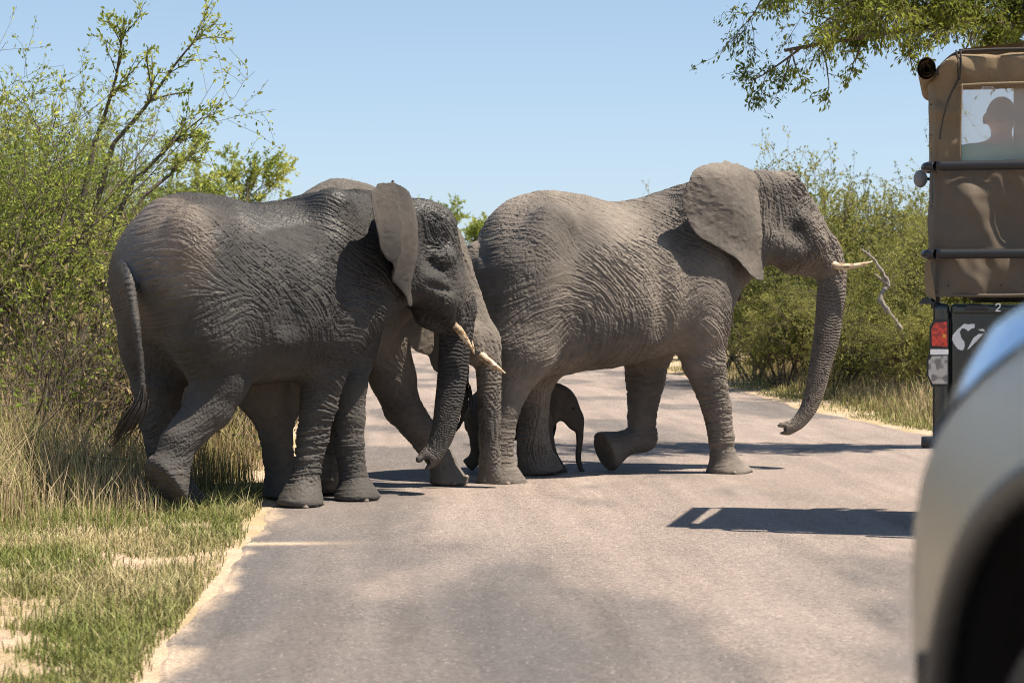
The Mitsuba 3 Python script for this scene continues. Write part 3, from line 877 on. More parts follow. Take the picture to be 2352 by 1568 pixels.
nB = B.finish('dry_hide', 13, base=(.092, .083, .075), dust=(.16, .140, .121), dark=0, depth=.0105)
EARB = [(a - 1745 + 985 + (a - 1745) * .05, c - 645 + 817 + (c - 645) * .05) for a, c in EARC]
EARB = [(a + (8 if 740 < c < 790 else 0), c) for a, c in EARB]
efB = Frame(hfB.world(hfB.here(990, 640, -.27)), 22)
B.ear(efB, EARB, lambda x, z: -0.03 - .05 * np.sin(np.clip((efB.here(985, 640)[0] - x) / .75, 0, 1) * 2.6) + .02 * np.sin(z * 9), 'dry_hide', 41, (.10, .09, .08), (.16, .14, .12), .15, thick=.010, veins=.003)
B.nails([(1072, 1096, lc - .04), (1060, 1104, lc - .13), (1042, 1110, lc - .17)])
B.add_eye(1060, 690, -.26, .024)
B.add_tusk([(1092, 803, -.12), (1112, 821, -.16), (1138, 842, -.18), (1161, 857, -.18)], [.031, .030, .023, .004], )

# ---- the calf on the far side of the dusty cow
k = thing('elephant_calf', 'tiny dark elephant calf walking in the shade behind the hind legs of the dusty elephant', 'elephant')
D = Elephant(k, ground_frame(1190, 1083, 6, 0), 0.0150)
D.start((-.75, -.4, -.02), (.75, .4, 1.0))
D.torso([(1068, 945, 985, .05), (1078, 915, 1000, .13), (1108, 890, 1010, .18), (1150, 880, 1013, .205), (1200, 880, 1008, .20), (1240, 888, 998, .165), (1270, 905, 975, .10)], k=.05)
b = D.b
D.leg([b(1108, 960, -.08), b(1104, 1010, -.1), b(1096, 1040, -.1), b(1090, 1055, -.1), b(1072, 1070, -.1)], [.125, .08, .055, .05, .062], sole=(-.75, 0, -.6), k=.06, rnd=.02)
D.leg([b(1130, 960, .08), b(1140, 1010, .1), b(1146, 1040, .1), b(1148, 1058, .1), b(1152, 1083, .1)], [.125, .08, .055, .05, .062], k=.06, rnd=.02)
D.leg([b(1236, 950, -.08), b(1250, 1010, -.1), b(1266, 1045, -.1), b(1276, 1065, -.1), b(1288, 1087, -.1)], [.11, .07, .052, .05, .062], k=.06, rnd=.02)
D.leg([b(1232, 950, .08), b(1228, 1010, .1), b(1226, 1040, .1), b(1226, 1060, .1), b(1226, 1083, .1)], [.11, .07, .052, .05, .062], k=.06, rnd=.02)
hfD = Frame(D.fr.world(b(1255, 930, 0)), 0)
D.head(hfD, [(1225, 895), (1258, 879), (1288, 881), (1316, 900), (1333, 935), (1341, 978), (1338, 998), (1322, 992), (1308, 984), (1290, 966), (1255, 968), (1232, 945)], lambda x, z: 0.05 + .09 * np.clip((hfD.here(1335, 950)[0] - x) / .25, 0, 1) ** .7, r=.06, k=.06, pad=.16)
D.set_trunk([(1326, 955, 0), (1331, 990, 0), (1331, 1020, 0), (1328, 1045, 0), (1331, 1068, 0), (1338, 1084, 0)], [.05, .034, .028, .024, .021, .018], k=.02)
D.set_tail([(1074, 930, 0), (1064, 955, 0), (1055, 976, 0), (1045, 993, 0)], [.03, .02, .015, .012], k=.02)
ctrl(D, [(1100, 900, 0), (1200, 930, -50), (1150, 980, -60), (1300, 920, -40), (1260, 1030, 0), (1100, 1030, 0)])
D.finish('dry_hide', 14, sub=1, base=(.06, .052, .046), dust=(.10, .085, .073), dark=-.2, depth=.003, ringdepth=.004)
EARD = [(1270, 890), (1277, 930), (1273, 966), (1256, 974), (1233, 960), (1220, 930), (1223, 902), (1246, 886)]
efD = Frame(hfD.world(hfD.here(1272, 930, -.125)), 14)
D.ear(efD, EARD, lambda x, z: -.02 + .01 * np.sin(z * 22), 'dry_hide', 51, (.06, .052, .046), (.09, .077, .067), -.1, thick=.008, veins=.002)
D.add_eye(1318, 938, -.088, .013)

# far ears: the mirror of the near ones about the plane of each head
for E in (C, A, B, D):
    src = scene[E.key + '__ear']
    vv, ff, nn, uu, cc = meshkit.WRITTEN[src['filename']]
    q = E.hf.loc(np.array(vv, float)); q[:, 1] *= -1; q[:, 2] -= .16
    put(E.key + '__ear', mikit.ply((E.hf.world(q), ff[:, ::-1]), 'dry_hide', smooth=True, color=cc))
# ------------------------------------------------------------------ the setting: ground, road, verges
LEFT = np.array([ground(*p)[:2] for p in ((60, 1990), (330, 1568), (430, 1410), (520, 1290), (572, 1225), (600, 1180), (655, 1100), (715, 1010), (770, 930), (815, 870), (850, 826), (872, 794))])
RIGHT = np.array([ground(*p)[:2] for p in ((3600, 1360), (2600, 1105), (2352, 1050), (2150, 1000), (1880, 945), (1670, 890), (1540, 855), (1440, 832), (1350, 812), (1270, 797))])


def x_left(y):
    return np.interp(y, LEFT[:, 1], LEFT[:, 0])


def x_right(y):
    return np.interp(y, RIGHT[:, 1], RIGHT[:, 0], left=RIGHT[0, 0] + .2)


def edge_noise(y, s):
    p = np.c_[y * 1.3, y * 0 + s, y * 0]
    return (vfbm(p, 3, 3) - .5) * .16 + (vnoise(p * 5, 8) - .5) * .03


ys = np.concatenate([np.arange(-8, 24, .03), np.arange(24, 72, .3)])
nx = 14
rows = []
for y in ys:
    l = x_left(y) + edge_noise(np.array([y]), 1.0)[0]
    r = x_right(y) + edge_noise(np.array([y]), 9.0)[0] * 1.2
    t = np.linspace(0, 1, nx)
    x = l + (r - l) * t
    z = 0.0 + 0.0 * t
    z[0] = z[-1] = -.022
    x[1], x[-2] = l + .05, r - .05
    z[1] = z[-2] = -.004
    rows.append(np.c_[x, np.full(nx, y), z])
V = np.vstack(rows)
i = np.arange((len(ys) - 1) * nx).reshape(-1, nx)[:, :-1].ravel()
Fq = np.stack([i, i + 1, i + nx + 1, i + nx], 1)


EDGE = np.polyfit(LEFT[1:8, 1], LEFT[1:8, 0], 1)
RX = np.polyfit(RIGHT[1:6, 1], RIGHT[1:6, 0], 1)
EDGE, RX = [float(a) for a in EDGE], [float(a) for a in RX]


def road_color(p, n, uv):
    u = p.x + 0.055 * p.y                                   # across the road
    big = fbm(p.x * 0.9, p.y * 0.42, 3.0, 4)
    med = fbm(p.x * 3.1 + 7, p.y * 1.7, 1.0, 3)
    fine = noise(p.x * 70, p.y * 70, 0)
    grit = noise(p.x * 160, p.y * 160, 5)
    pink = mix((.248, .202, .176), (.188, .157, .140), med)
    tar = mix((.062, .061, .063), (.095, .089, .088), med)
    c = mix(pink, tar, smoothstep(.50, .64, big) * (0.45 + 0.4 * med))
    # broad dark bands down the near lane and along the left margin
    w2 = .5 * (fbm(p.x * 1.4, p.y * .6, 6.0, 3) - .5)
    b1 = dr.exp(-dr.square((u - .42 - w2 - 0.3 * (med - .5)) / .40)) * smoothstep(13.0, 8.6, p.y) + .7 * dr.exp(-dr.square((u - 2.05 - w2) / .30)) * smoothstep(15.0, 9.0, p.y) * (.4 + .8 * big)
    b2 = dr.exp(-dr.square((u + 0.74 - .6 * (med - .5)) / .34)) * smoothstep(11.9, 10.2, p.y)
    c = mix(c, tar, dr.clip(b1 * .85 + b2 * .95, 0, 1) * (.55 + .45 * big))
    # sand washed over the margin
    s = dr.exp(-dr.square((p.y - 10.86 - .05 * (u + .9)) / .075)) * smoothstep(-.05, -.9, u + .15 * med)
    c = mix(c, (.40, .31, .225), dr.clip(s * 1.1, 0, .9))
    e = p.x - (EDGE[1] + EDGE[0] * p.y)                      # crumbled, sanded-over margin
    m = smoothstep(.09, -.06, e - .34 * (fbm(p.x * 2.6, p.y * 2.2, 9.0, 4) - .36))
    c = mix(c, (.35, .275, .205), m * .92)
    e2 = RX[1] + RX[0] * p.y - p.x
    speck = smoothstep(.80, .93, noise(p.x * 90 + 3, p.y * 45, 2))
    streak = fbm(u * 7.0, p.y * .5, 4.0, 3)
    return c * (0.62 + 0.42 * fine + 0.28 * grit + .40 * (streak - .5)) + mi.Color3f(.06, .055, .05) * speck


def road_bump(p, n, uv):
    return noise(p.x * 60, p.y * 60, 0) + 0.6 * noise(p.x * 140, p.y * 140, 0)


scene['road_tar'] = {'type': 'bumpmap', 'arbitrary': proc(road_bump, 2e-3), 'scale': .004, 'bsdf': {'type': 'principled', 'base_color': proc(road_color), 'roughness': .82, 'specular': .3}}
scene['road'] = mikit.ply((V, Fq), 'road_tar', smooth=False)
labels['road'] = {'kind': 'structure', 'label': 'pinkish grey tar road with dark patches and ragged sandy edges'}

# the ground: one sheet, finer near the camera
gx = np.concatenate([np.linspace(-700, -14, 18), np.arange(-13.5, 14, .13), np.linspace(14.5, 700, 18)])
gy = np.concatenate([np.linspace(-300, -2, 8), np.arange(-1.5, 30, .16), np.linspace(30.5, 900, 40)])
GX, GY = np.meshgrid(gx, gy, indexing='ij')
P3 = np.c_[GX.ravel(), GY.ravel(), np.zeros(GX.size)]


def ground_z(x, y):
    p = np.c_[x, y, np.zeros(len(x))]
    side = np.maximum(x_left(y) - x, x - x_right(y))
    far = np.clip(side / 1.2, 0, 1)
    return -.006 - .06 * np.clip(-side / .4, 0, 1) + far * ((vfbm(p * .8, 3, 4) - .5) * .12) + (vfbm(p * 5, 2, 6) - .5) * .022 * np.clip(side / .3 + .6, 0, 1)


gz = ground_z(P3[:, 0], P3[:, 1])
P3[:, 2] = gz
ni, nj = GX.shape
i = (np.arange(ni - 1)[:, None] * nj + np.arange(nj - 1)[None]).ravel()


def ground_color(p, n, uv):
    a = fbm(p.x * 1.7, p.y * 1.7, 0, 3)
    c = fbm(p.x * 9, p.y * 9, 2, 2)
    g = noise(p.x * 60, p.y * 60, 0)
    sand = mix((.36, .275, .20), (.28, .21, .15), c)
    soil = mix((.20, .165, .09), (.27, .21, .12), c)
    return mix(sand, soil, smoothstep(.42, .62, a) * .7) * (.85 + .3 * g)


scene['soil'] = {'type': 'principled', 'base_color': proc(ground_color), 'roughness': .95, 'specular': .15}
scene['ground'] = mikit.ply((P3, np.stack([i, i + nj, i + nj + 1, i + 1], 1)), 'soil', smooth=True)
labels['ground'] = {'kind': 'structure', 'label': 'sandy ground of the bush on both sides of the road'}


# ------------------------------------------------------------------ grass
def blades(base, h, w, lean, col_root, col_tip, seed, curve=.5):
    """One mesh of grass blades, each a bent strip of three triangles, with a colour per vertex."""
    rg = np.random.default_rng(seed)
    n = len(base)
    a = rg.uniform(0, 2 * math.pi, n)
    side = np.c_[np.cos(a), np.sin(a), np.zeros(n)]
    b = rg.uniform(0, 2 * math.pi, n)
    ld = np.c_[np.cos(b), np.sin(b), np.zeros(n)] * (lean * rg.uniform(.2, 1, n))[:, None]
    up = np.array([0, 0, 1.0])
    m = base + h[:, None] * (.55 * up + .35 * ld * curve)
    t = base + h[:, None] * (up * (1 - .25 * (lean * .6)[:, None]) + ld)
    ww = w[:, None] * side
    Vt = np.stack([base - ww, base + ww, m - ww * .75, m + ww * .75, t], 1).reshape(-1, 3)
    k = np.arange(n)[:, None] * 5
    Ft = np.stack([k + [0, 1, 3], k + [0, 3, 2], k + [2, 3, 4]], 1).reshape(-1, 3)
    Ct = np.stack([col_root, col_root, (col_root + col_tip) / 2, (col_root + col_tip) / 2, col_tip], 1).reshape(-1, 3)
    return Vt, Ft, Ct


scene['grass_blade'] = {'type': 'twosided', 'bsdf': {'type': 'principled', 'base_color': {'type': 'mesh_attribute', 'name': 'vertex_color'}, 'roughness': .7, 'specular': .25}}
GREEN, YELL, DRY, PALE = (np.array(c) for c in ((.14, .165, .042), (.31, .28, .11), (.47, .365, .205), (.58, .465, .29)))


def scatter(n, y0, y1, xfun, seed):
    """Points spread about evenly in the picture, between two distances."""
    rg = np.random.default_rng(seed)
    y = 1 / rg.uniform(1 / y1, 1 / y0, n)
    y = np.where(rg.random(n) < .5, y, rg.uniform(y0, y1, n))
    lo, hi = xfun(y)
    x = lo + (hi - lo) * rg.random(n)
    return np.c_[x, y]


def grass(name, label, pts, dens, hfun, wfun, leanv, colfun, seed):
    rg = np.random.default_rng(seed)
    keep = rg.random(len(pts)) < dens(pts)
    pts = pts[keep]
    h = hfun(pts, rg)
    w = wfun(pts, rg)
    cr, ct = colfun(pts, rg)
    base = np.c_[pts, ground_z(pts[:, 0], pts[:, 1]) - .01]
    v, f, c = blades(base, h, w, np.full(len(pts), leanv) * rg.uniform(.4, 1.2, len(pts)), cr, ct, seed)
    scene[name] = mikit.ply((v, f), 'grass_blade', smooth=False, color=np.clip(c, .01, .9))
    labels[name] = {'label': label, 'category': 'grass', 'kind': 'stuff'}
    return len(f)


def n2(p, s, seed, o=3):
    return vfbm(np.c_[p * s, np.zeros(len(p))], o, seed)


def mixc(a, b, t):
    return a[None] * (1 - t[:, None]) + b[None] * t[:, None]


def verge_dens(p):
    d = x_left(p[:, 1]) - p[:, 0]
    k = n2(p * [1, .8], 1.5, 21) + .35 * (n2(p, 6, 22, 2) - .5)
    near = np.clip((d + .10 - .20 * n2(p, 2.2, 25)) / .10, 0, 1)
    return near * np.clip((k - .36 + .10 * np.clip((p[:, 1] - 8.5) / 2.5, -.2, 1)) * 6, 0.04, 1)


def verge_col(p, rg):
    k = n2(p, 1.2, 23)
    t = np.clip((k - .45) * 3 + rg.normal(0, .28, len(p)), 0, 1)
    root = mixc(GREEN, YELL, t) * rg.uniform(.7, 1.2, len(p))[:, None]
    tip = mixc(GREEN * 1.25, PALE * .9, np.clip(t * 1.2 + rg.normal(0, .2, len(p)), 0, 1)) * rg.uniform(.8, 1.2, len(p))[:, None]
    return root, tip


tg = grass('verge_grass', 'short patchy green and yellow grass on the sandy left verge', scatter(110000, 5.6, 14.5, lambda y: (np.maximum(-0.30 * y - .6, -6.5), x_left(y)), 31), verge_dens,
           lambda p, rg: (rg.uniform(.02, .075, len(p)) + .11 * rg.random(len(p)) ** 9) * (.5 + 1.3 * n2(p, 1.5, 24)), lambda p, rg: rg.uniform(.0018, .0038, len(p)), .85, verge_col, 32)


def tall_dens(p):
    d = x_left(p[:, 1]) - p[:, 0]
    start = 11.3 - .45 * np.clip(d - .8, 0, 3) + 1.0 * (n2(p, .9, 41) - .5)
    ramp = np.clip((p[:, 1] - start) / 1.0, 0, 1)
    edge = np.clip((d - .32 - .4 * n2(p, 1.1, 42) + .25 * np.clip(p[:, 1] - 13, 0, 1.2)) / .35, 0, 1)
    return ramp * edge * np.clip((n2(p, 1.8, 43) - .25) * 3, .15, 1)


def tall_h(p, rg):
    d = x_left(p[:, 1]) - p[:, 0]
    g = np.clip((p[:, 1] - 10.6 + .25 * np.clip(d - .8, 0, 3)) / 2.6, .12, 1) * np.clip(.28 + d * .42, .2, 1)
    return g * rg.uniform(.25, .95, len(p)) * (.7 + .6 * n2(p, 1.4, 44)) * (1 + .55 * np.clip((p[:, 1] - 13.6) / 2.5, 0, 1))


def dry_col(p, rg):
    t = np.clip((n2(p, .9, 45) - .42) * 3 + rg.normal(.15, .3, len(p)), 0, 1)
    root = mixc(YELL * .62, DRY * .72, t) * rg.uniform(.65, 1.15, len(p))[:, None]
    tip = mixc(DRY, PALE, np.clip(t + rg.normal(0, .3, len(p)), 0, 1)) * rg.uniform(.75, 1.15, len(p))[:, None]
    g = (rg.random(len(p)) < .16)[:, None]
    return np.where(g, GREEN * 1.1, root), np.where(g, GREEN * 1.7, tip)


tg += grass('tall_dry_grass', 'tall straw coloured dry grass on the left around the hind feet of the muddy elephant', scatter(90000, 9.2, 26, lambda y: (-0.275 * y - .4, x_left(y)), 51), tall_dens, tall_h,
            lambda p, rg: rg.uniform(.0018, .0036, len(p)), .55, dry_col, 52)


def right_dens(p):
    d = p[:, 0] - x_right(p[:, 1])
    return np.clip((d - .12 * n2(p, 1.5, 61)) / .2, 0, 1) * np.clip((n2(p, 1.2, 62) - .28) * 4, .2, 1)


def right_h(p, rg):
    d = p[:, 0] - x_right(p[:, 1])
    return np.clip(.16 + (d - .5) * .42, .10, 1) * rg.uniform(.25, .95, len(p)) * (.6 + .6 * n2(p, 1.2, 63))


def right_col(p, rg):
    d = p[:, 0] - x_right(p[:, 1])
    r, t = dry_col(p, rg)
    g = np.clip(1.1 - d * 1.1 + rg.normal(0, .3, len(p)), 0, .85)[:, None]
    return r * (1 - g) + GREEN * g, t * (1 - g) + (GREEN * 1.5 + YELL * .2) * g


tg += grass('roadside_grass', 'dry pale grass with a green fringe along the right edge of the road', scatter(70000, 14, 44, lambda y: (x_right(y), 0.275 * y + .3 + 0 * y), 71), right_dens, right_h,
            lambda p, rg: rg.uniform(.003, .006, len(p)) * np.clip(p[:, 1] / 22, .7, 1.6), .5, right_col, 72)
# ------------------------------------------------------------------ trees and shrubs
def leaf_mesh(pos, d, size, width, col, rg):
    """Small pointed leaves: two triangles each, folded along the middle."""
    n = len(pos)
    d = d / (np.linalg.norm(d, axis=1, keepdims=True) + 1e-9)
    r = rg.normal(0, 1, (n, 3))
    s = np.cross(d, r); s /= np.linalg.norm(s, axis=1, keepdims=True) + 1e-9
    up = np.cross(s, d)
    L, Wd = size[:, None], (size * width)[:, None]
    m = pos + d * L * .5 + up * L * .08
    Vt = np.stack([pos, m + s * Wd * .5, pos + d * L, m - s * Wd * .5], 1).reshape(-1, 3)
    k = np.arange(n)[:, None] * 4
    Ft = np.stack([k + [0, 1, 2], k + [0, 2, 3]], 1).reshape(-1, 3)
    return Vt, Ft, np.repeat(col, 4, 0)


class Plant:
    def __init__(self, seed):
        self.rg = np.random.default_rng(seed)
        self.wood, self.lp, self.ld = [], [], []

    def branch(self, p, d, length, r, level, spec):
        rg = self.rg
        sp = spec[level]
        n = sp.get('seg', 5)
        pts, q, dd = [np.array(p, float)], np.array(p, float), np.array(d, float)
        for i in range(n):
            dd = dd + rg.normal(0, sp.get('wander', .18), 3) + np.array([0, 0, sp.get('lift', 0.0)])
            dd /= np.linalg.norm(dd)
            q = q + dd * length / n
            pts.append(q)
        pts = np.array(pts)
        rad = np.linspace(r, max(r * sp.get('taper', .45), .0022), n + 1)
        if r > sp.get('min_r', 0):
            self.wood.append(tube(pts, rad, (7, 5, 4, 3, 3)[level], cap=False))
        if level + 1 < len(spec):
            nxt = spec[level + 1]
            for _ in range(rg.integers(nxt['n'][0], nxt['n'][1] + 1)):
                t = rg.uniform(nxt.get('from', .3), 1.0)
                j = min(int(t * n), n - 1)
                f = t * n - j
                at = pts[j] * (1 - f) + pts[j + 1] * f
                ax = pts[j + 1] - pts[j]; ax /= np.linalg.norm(ax)
                o = np.cross(ax, rg.normal(0, 1, 3)); o /= np.linalg.norm(o) + 1e-9
                a = math.radians(rg.uniform(*nxt.get('angle', (30, 60))))
                nd = ax * math.cos(a) + o * math.sin(a)
                self.branch(at, nd, length * rg.uniform(*nxt.get('len', (.45, .7))), max(rad[j] * rg.uniform(.45, .7), .0025), level + 1, spec)
        m = sp.get('leaves', 0)
        if m:
            t = rg.random(m) ** .8 * n
            j = np.minimum(t.astype(int), n - 1)
            f = (t - j)[:, None]
            at = pts[j] * (1 - f) + pts[j + 1] * f
            ax = pts[j + 1] - pts[j]
            self.lp.append(at + rg.normal(0, sp.get('puff', .02), (m, 3)))
            self.ld.append(ax / np.linalg.norm(ax, axis=1, keepdims=True) + rg.normal(0, .75, (m, 3)) + [0, 0, sp.get('leaf_lift', .2)])

    def meshes(self, size, width, greens, seed):
        rg = np.random.default_rng(seed)
        P, Dr = np.vstack(self.lp), np.vstack(self.ld)
        k = vfbm(P * 1.1 + seed, 2, seed)
        t = np.clip((k - .5) * 2.5 + .5 + rg.normal(0, .22, len(P)), 0, 1)[:, None]
        col = np.asarray(greens[0]) * (1 - t) + np.asarray(greens[1]) * t
        col = col * rg.uniform(.75, 1.25, (len(P), 1))
        lf = leaf_mesh(P, Dr, size * rg.uniform(.6, 1.3, len(P)), width, np.clip(col, .005, .8), rg)
        return join(self.wood), lf


def bark(p, n, uv):
    return mix((.16, .135, .115), (.075, .062, .052), fbm(p.x * 25, p.y * 25, p.z * 7))


scene['bark'] = {'type': 'principled', 'base_color': proc(bark), 'roughness': .9, 'specular': .2}
scene['leaf'] = {'type': 'principledthin', 'base_color': {'type': 'mesh_attribute', 'name': 'vertex_color'}, 'roughness': .55, 'diff_trans': .75, 'spec_trans': 0.0}
SPRING = ((.20, .265, .05), (.47, .49, .13))
OLIVE = ((.17, .195, .05), (.40, .39, .12))
DARKG = ((.085, .125, .03), (.27, .30, .06))


def make_group(name, plant, size, width, greens, seed):
    w, (lv, lf, lc) = plant.meshes(size, width, greens, seed)
    scene[name] = {'type': 'shapegroup', 'trunk': mikit.ply(w, 'bark', smooth=True), 'crown': mikit.ply((lv, lf), 'leaf', smooth=False, color=lc)}
    return len(w[1]) + len(lf)


def thicket(seed, h=4.0, stems=7, leaves=13, spread=.75):
    p = Plant(seed)
    spec = [dict(seg=6, wander=.12, lift=.05, taper=.4),
            dict(n=(7, 9), len=(.35, .62), angle=(25, 60), seg=5, wander=.16, lift=.03, taper=.4),
            dict(n=(6, 8), len=(.35, .6), angle=(25, 60), seg=4, wander=.18, lift=.02, taper=.5, leaves=leaves // 2, **{'from': .2}),
            dict(n=(3, 5), len=(.45, .8), angle=(25, 65), seg=3, wander=.2, leaves=leaves, min_r=.0024, **{'from': .15})]
    for i in range(stems):
        a = p.rg.uniform(0, 2 * math.pi)
        d = np.array([math.cos(a) * spread, math.sin(a) * spread, 1.0]) * [p.rg.uniform(.3, 1), p.rg.uniform(.3, 1), 1]
        p.branch([p.rg.normal(0, .18), p.rg.normal(0, .18), -.05], d / np.linalg.norm(d), h * p.rg.uniform(.65, .95), p.rg.uniform(.03, .055), 0, spec)
    return p


def flat_tree(seed, h=5.0, leaves=22):
    p = Plant(seed)
    spec = [dict(seg=5, wander=.07, lift=.1, taper=.7),
            dict(n=(5, 6), len=(.55, .8), angle=(30, 60), seg=6, wander=.14, lift=.05, taper=.4, **{'from': .55}),
            dict(n=(6, 8), len=(.35, .6), angle=(25, 60), seg=4, wander=.15, lift=.05, taper=.5, **{'from': .45}),
            dict(n=(5, 7), len=(.35, .6), angle=(25, 65), seg=3, wander=.2, leaves=leaves // 2, lift=.05, **{'from': .3}),
            dict(n=(3, 4), len=(.5, .8), angle=(25, 65), seg=3, wander=.2, leaves=leaves, min_r=.004, **{'from': .2})]
    p.branch([0, 0, -.05], [p.rg.normal(0, .1), p.rg.normal(0, .1), 1], h * .5, .13, 0, spec)
    return p


tt = make_group('thicket_one', thicket(101), .060, .46, SPRING, 1)
tt += make_group('thicket_two', thicket(102, stems=7, leaves=12, spread=.6), .060, .46, SPRING, 2)
tt += make_group('round_bush', thicket(103, h=3.4, stems=9, leaves=14, spread=1.0), .066, .45, OLIVE, 3)
tt += make_group('round_bush_two', thicket(107, h=3.4, stems=9, leaves=14, spread=1.05), .066, .45, OLIVE, 9)
tt += make_group('flat_tree_one', flat_tree(104), .085, .5, SPRING, 4)


def low_shrub(seed, leaves):
    p = Plant(seed)
    spec = [dict(seg=5, wander=.16, lift=.06, taper=.5, leaves=leaves), dict(n=(4, 6), len=(.35, .65), angle=(25, 55), seg=4, wander=.2, lift=.04, leaves=leaves, **{'from': .2}),
            dict(n=(2, 4), len=(.4, .7), angle=(25, 60), seg=3, wander=.2, leaves=leaves, **{'from': .2})]
    for i in range(9):
        a = p.rg.uniform(0, 2 * math.pi)
        d = np.array([math.cos(a) * .5, math.sin(a) * .5, 1.0])
        p.branch([p.rg.normal(0, .2), p.rg.normal(0, .2), -.03], d / np.linalg.norm(d), p.rg.uniform(.7, 1.3), p.rg.uniform(.007, .013), 0, spec)
    return p


tt += make_group('low_shrub_one', low_shrub(105, 3), .045, .5, ((.10, .17, .03), (.20, .25, .05)), 5)
tt += make_group('low_shrub_two', low_shrub(106, 4), .05, .4, ((.30, .24, .12), (.44, .36, .2)), 6)


ORD = 'first second third fourth fifth sixth seventh eighth ninth tenth eleventh twelfth'.split()
COUNT = {}


def plant(name, label, cat, group, grp, px, depth, scale, rot, zs=1.0):
    k = numbered(name)
    labels[k] = {'label': label, 'category': cat}
    if group:
        COUNT.setdefault(group, []).append((px, k))
    if group:
        labels[k]['group'] = group
    x = (px - W / 2) / F * depth
    z = float(ground_z(np.array([x]), np.array([float(depth)]))[0])
    scene[k] = {'type': 'instance', 'to_world': T().translate([x, depth, z]).rotate([0, 0, 1], rot).scale([scale, scale, scale * zs]), 'group': {'type': 'ref', 'id': grp}}
    return k


LT = 'feathery spring-green trees thick on the left of the road'
for q, (px, dep, g, sc, ro) in enumerate([(-110, 15.6, 'thicket_one', .64, 20), (10, 17.0, 'thicket_two', .56, 130), (60, 17.6, 'thicket_one', .66, 290), (120, 18.0, 'thicket_one', .68, 200), (215, 19.6, 'thicket_two', .50, 300), (150, 22.0, 'thicket_two', .68, 20),
                                          (325, 23.0, 'thicket_one', .52, 340), (400, 28.0, 'thicket_two', .54, 210), (100, 26, 'thicket_two', .8, 260), (480, 33.0, 'thicket_one', .55, 30)]):
    plant('thicket_tree', 'feathery spring-green tree in the thicket along the left of the road', 'tree', LT, g, px, dep, sc, ro)
plant('flat_topped_tree', 'light green tree with open flat crown above the back of the muddy elephant', 'tree', None, 'flat_tree_one', 535, 42, 1.0, 40)
plant('distant_tree', 'thin hazy tree far away in the gap between the two elephant heads and rump', 'tree', None, 'flat_tree_one', 1056, 66, 1.05, 200)
FB = 'low bushes far off where the road bends'
for px, dep, sc, ro in [(640, 48, .85, 10), (720, 52, .9, 60), (830, 60, .9, 100), (930, 66, .9, 150), (1010, 72, .9, 250), (1100, 74, .9, 300), (1200, 76, .9, 20), (1300, 74, .9, 80), (1400, 66, .9, 140), (1500, 58, .9, 190), (1580, 50, .9, 230)]:
    plant('far_bush', 'small far-off bush beyond the bend of the road', 'bush', FB, 'round_bush_two', px, dep, sc, ro)
plant('bush', 'tall olive-green bush whose feathery top stands behind the forehead of the leading elephant', 'bush', None, 'round_bush', 1870, 34, .95, 10, 1.06)
RB = 'dense olive-green bushes along the right of the road'
for px, dep, g, sc, ro in [(1985, 33, 'round_bush_two', 0.90, 90), (2090, 31, 'round_bush', 0.74, 170), (1740, 35, 'round_bush_two', 0.59, 250), (1660, 40, 'round_bush', 0.59, 330), (1920, 29.5, 'round_bush', 0.46, 40), (2040, 28, 'round_bush_two', 0.49, 120),
                           (2190, 29, 'round_bush_two', 0.70, 200), (2330, 28, 'round_bush', 0.74, 280), (1790, 31.5, 'round_bush_two', 0.44, 20), (2150, 26.5, 'round_bush', 0.41, 300)]:
    plant('bush', 'dense olive-green bush in the mass along the right of the road', 'bush', RB, g, px, dep, sc, ro)
LS = 'twiggy low shrubs in the dry grass on the left'
for px, dep, g, sc, ro in [(30, 13.6, 'low_shrub_one', 1.0, 0), (110, 14.4, 'low_shrub_two', 1.25, 70), (190, 14.2, 'low_shrub_one', .9, 140), (255, 14.8, 'low_shrub_two', 1.2, 210), (70, 15.2, 'low_shrub_one', 1.1, 280), (330, 15.8, 'low_shrub_one', 1.0, 30), (160, 15.6, 'low_shrub_one', 1.15, 100),
                           (520, 16.0, 'low_shrub_one', .75, 330), (590, 17.0, 'low_shrub_one', .85, 130), (470, 17.5, 'low_shrub_two', 1.0, 250), (10, 15.0, 'low_shrub_two', 1.35, 60), (190, 15.4, 'low_shrub_two', 1.35, 160)]:
    plant('low_shrub', 'twiggy low shrub in the dry grass on the left', 'shrub', LS, g, px, dep, sc, ro)

# the branch that reaches out of the thicket against the sky
k = thing('thicket_tree', 'green branch tree reaching out of the thicket against the sky on the left', 'tree')
p = Plant(301)
sp = [dict(seg=7, wander=.05, lift=.01, taper=.3, leaves=26, puff=.03), dict(n=(8, 10), len=(.18, .42), angle=(15, 40), seg=4, wander=.1, lift=.0, leaves=26, puff=.02, **{'from': .35}), dict(n=(1, 2), len=(.3, .6), angle=(20, 50), seg=3, wander=.2, leaves=14, **{'from': .3})]
root = at_depth(150, 880, 17.0)
root[2] = -.05
for tip, mid in (((490, 100), (260, 330)), ((475, 290), (300, 420)), ((290, 60), (220, 320)), ((470, 345), (330, 450))):
    a, m, e = root + p.rg.normal(0, .05, 3) * [1, 1, 0], at_depth(*mid, 17.0 + p.rg.normal(0, .3)), at_depth(*tip, 16.6 + p.rg.normal(0, .4))
    S = spline([a, a * .45 + m * .55 + [-.1, 0, .1], m], 4)
    p.wood.append(tube(S, np.linspace(.045, .022, len(S)), 6, cap=False))
    d = e - m
    p.branch(m, d / np.linalg.norm(d), np.linalg.norm(d), .020, 0, sp)
w, (lv, lf, lc) = p.meshes(.05, .44, SPRING, 7)
obj('trunk', w, 'bark', k, smooth=True)
put(k + '__crown', mikit.ply((lv, lf), 'leaf', smooth=False, color=lc))

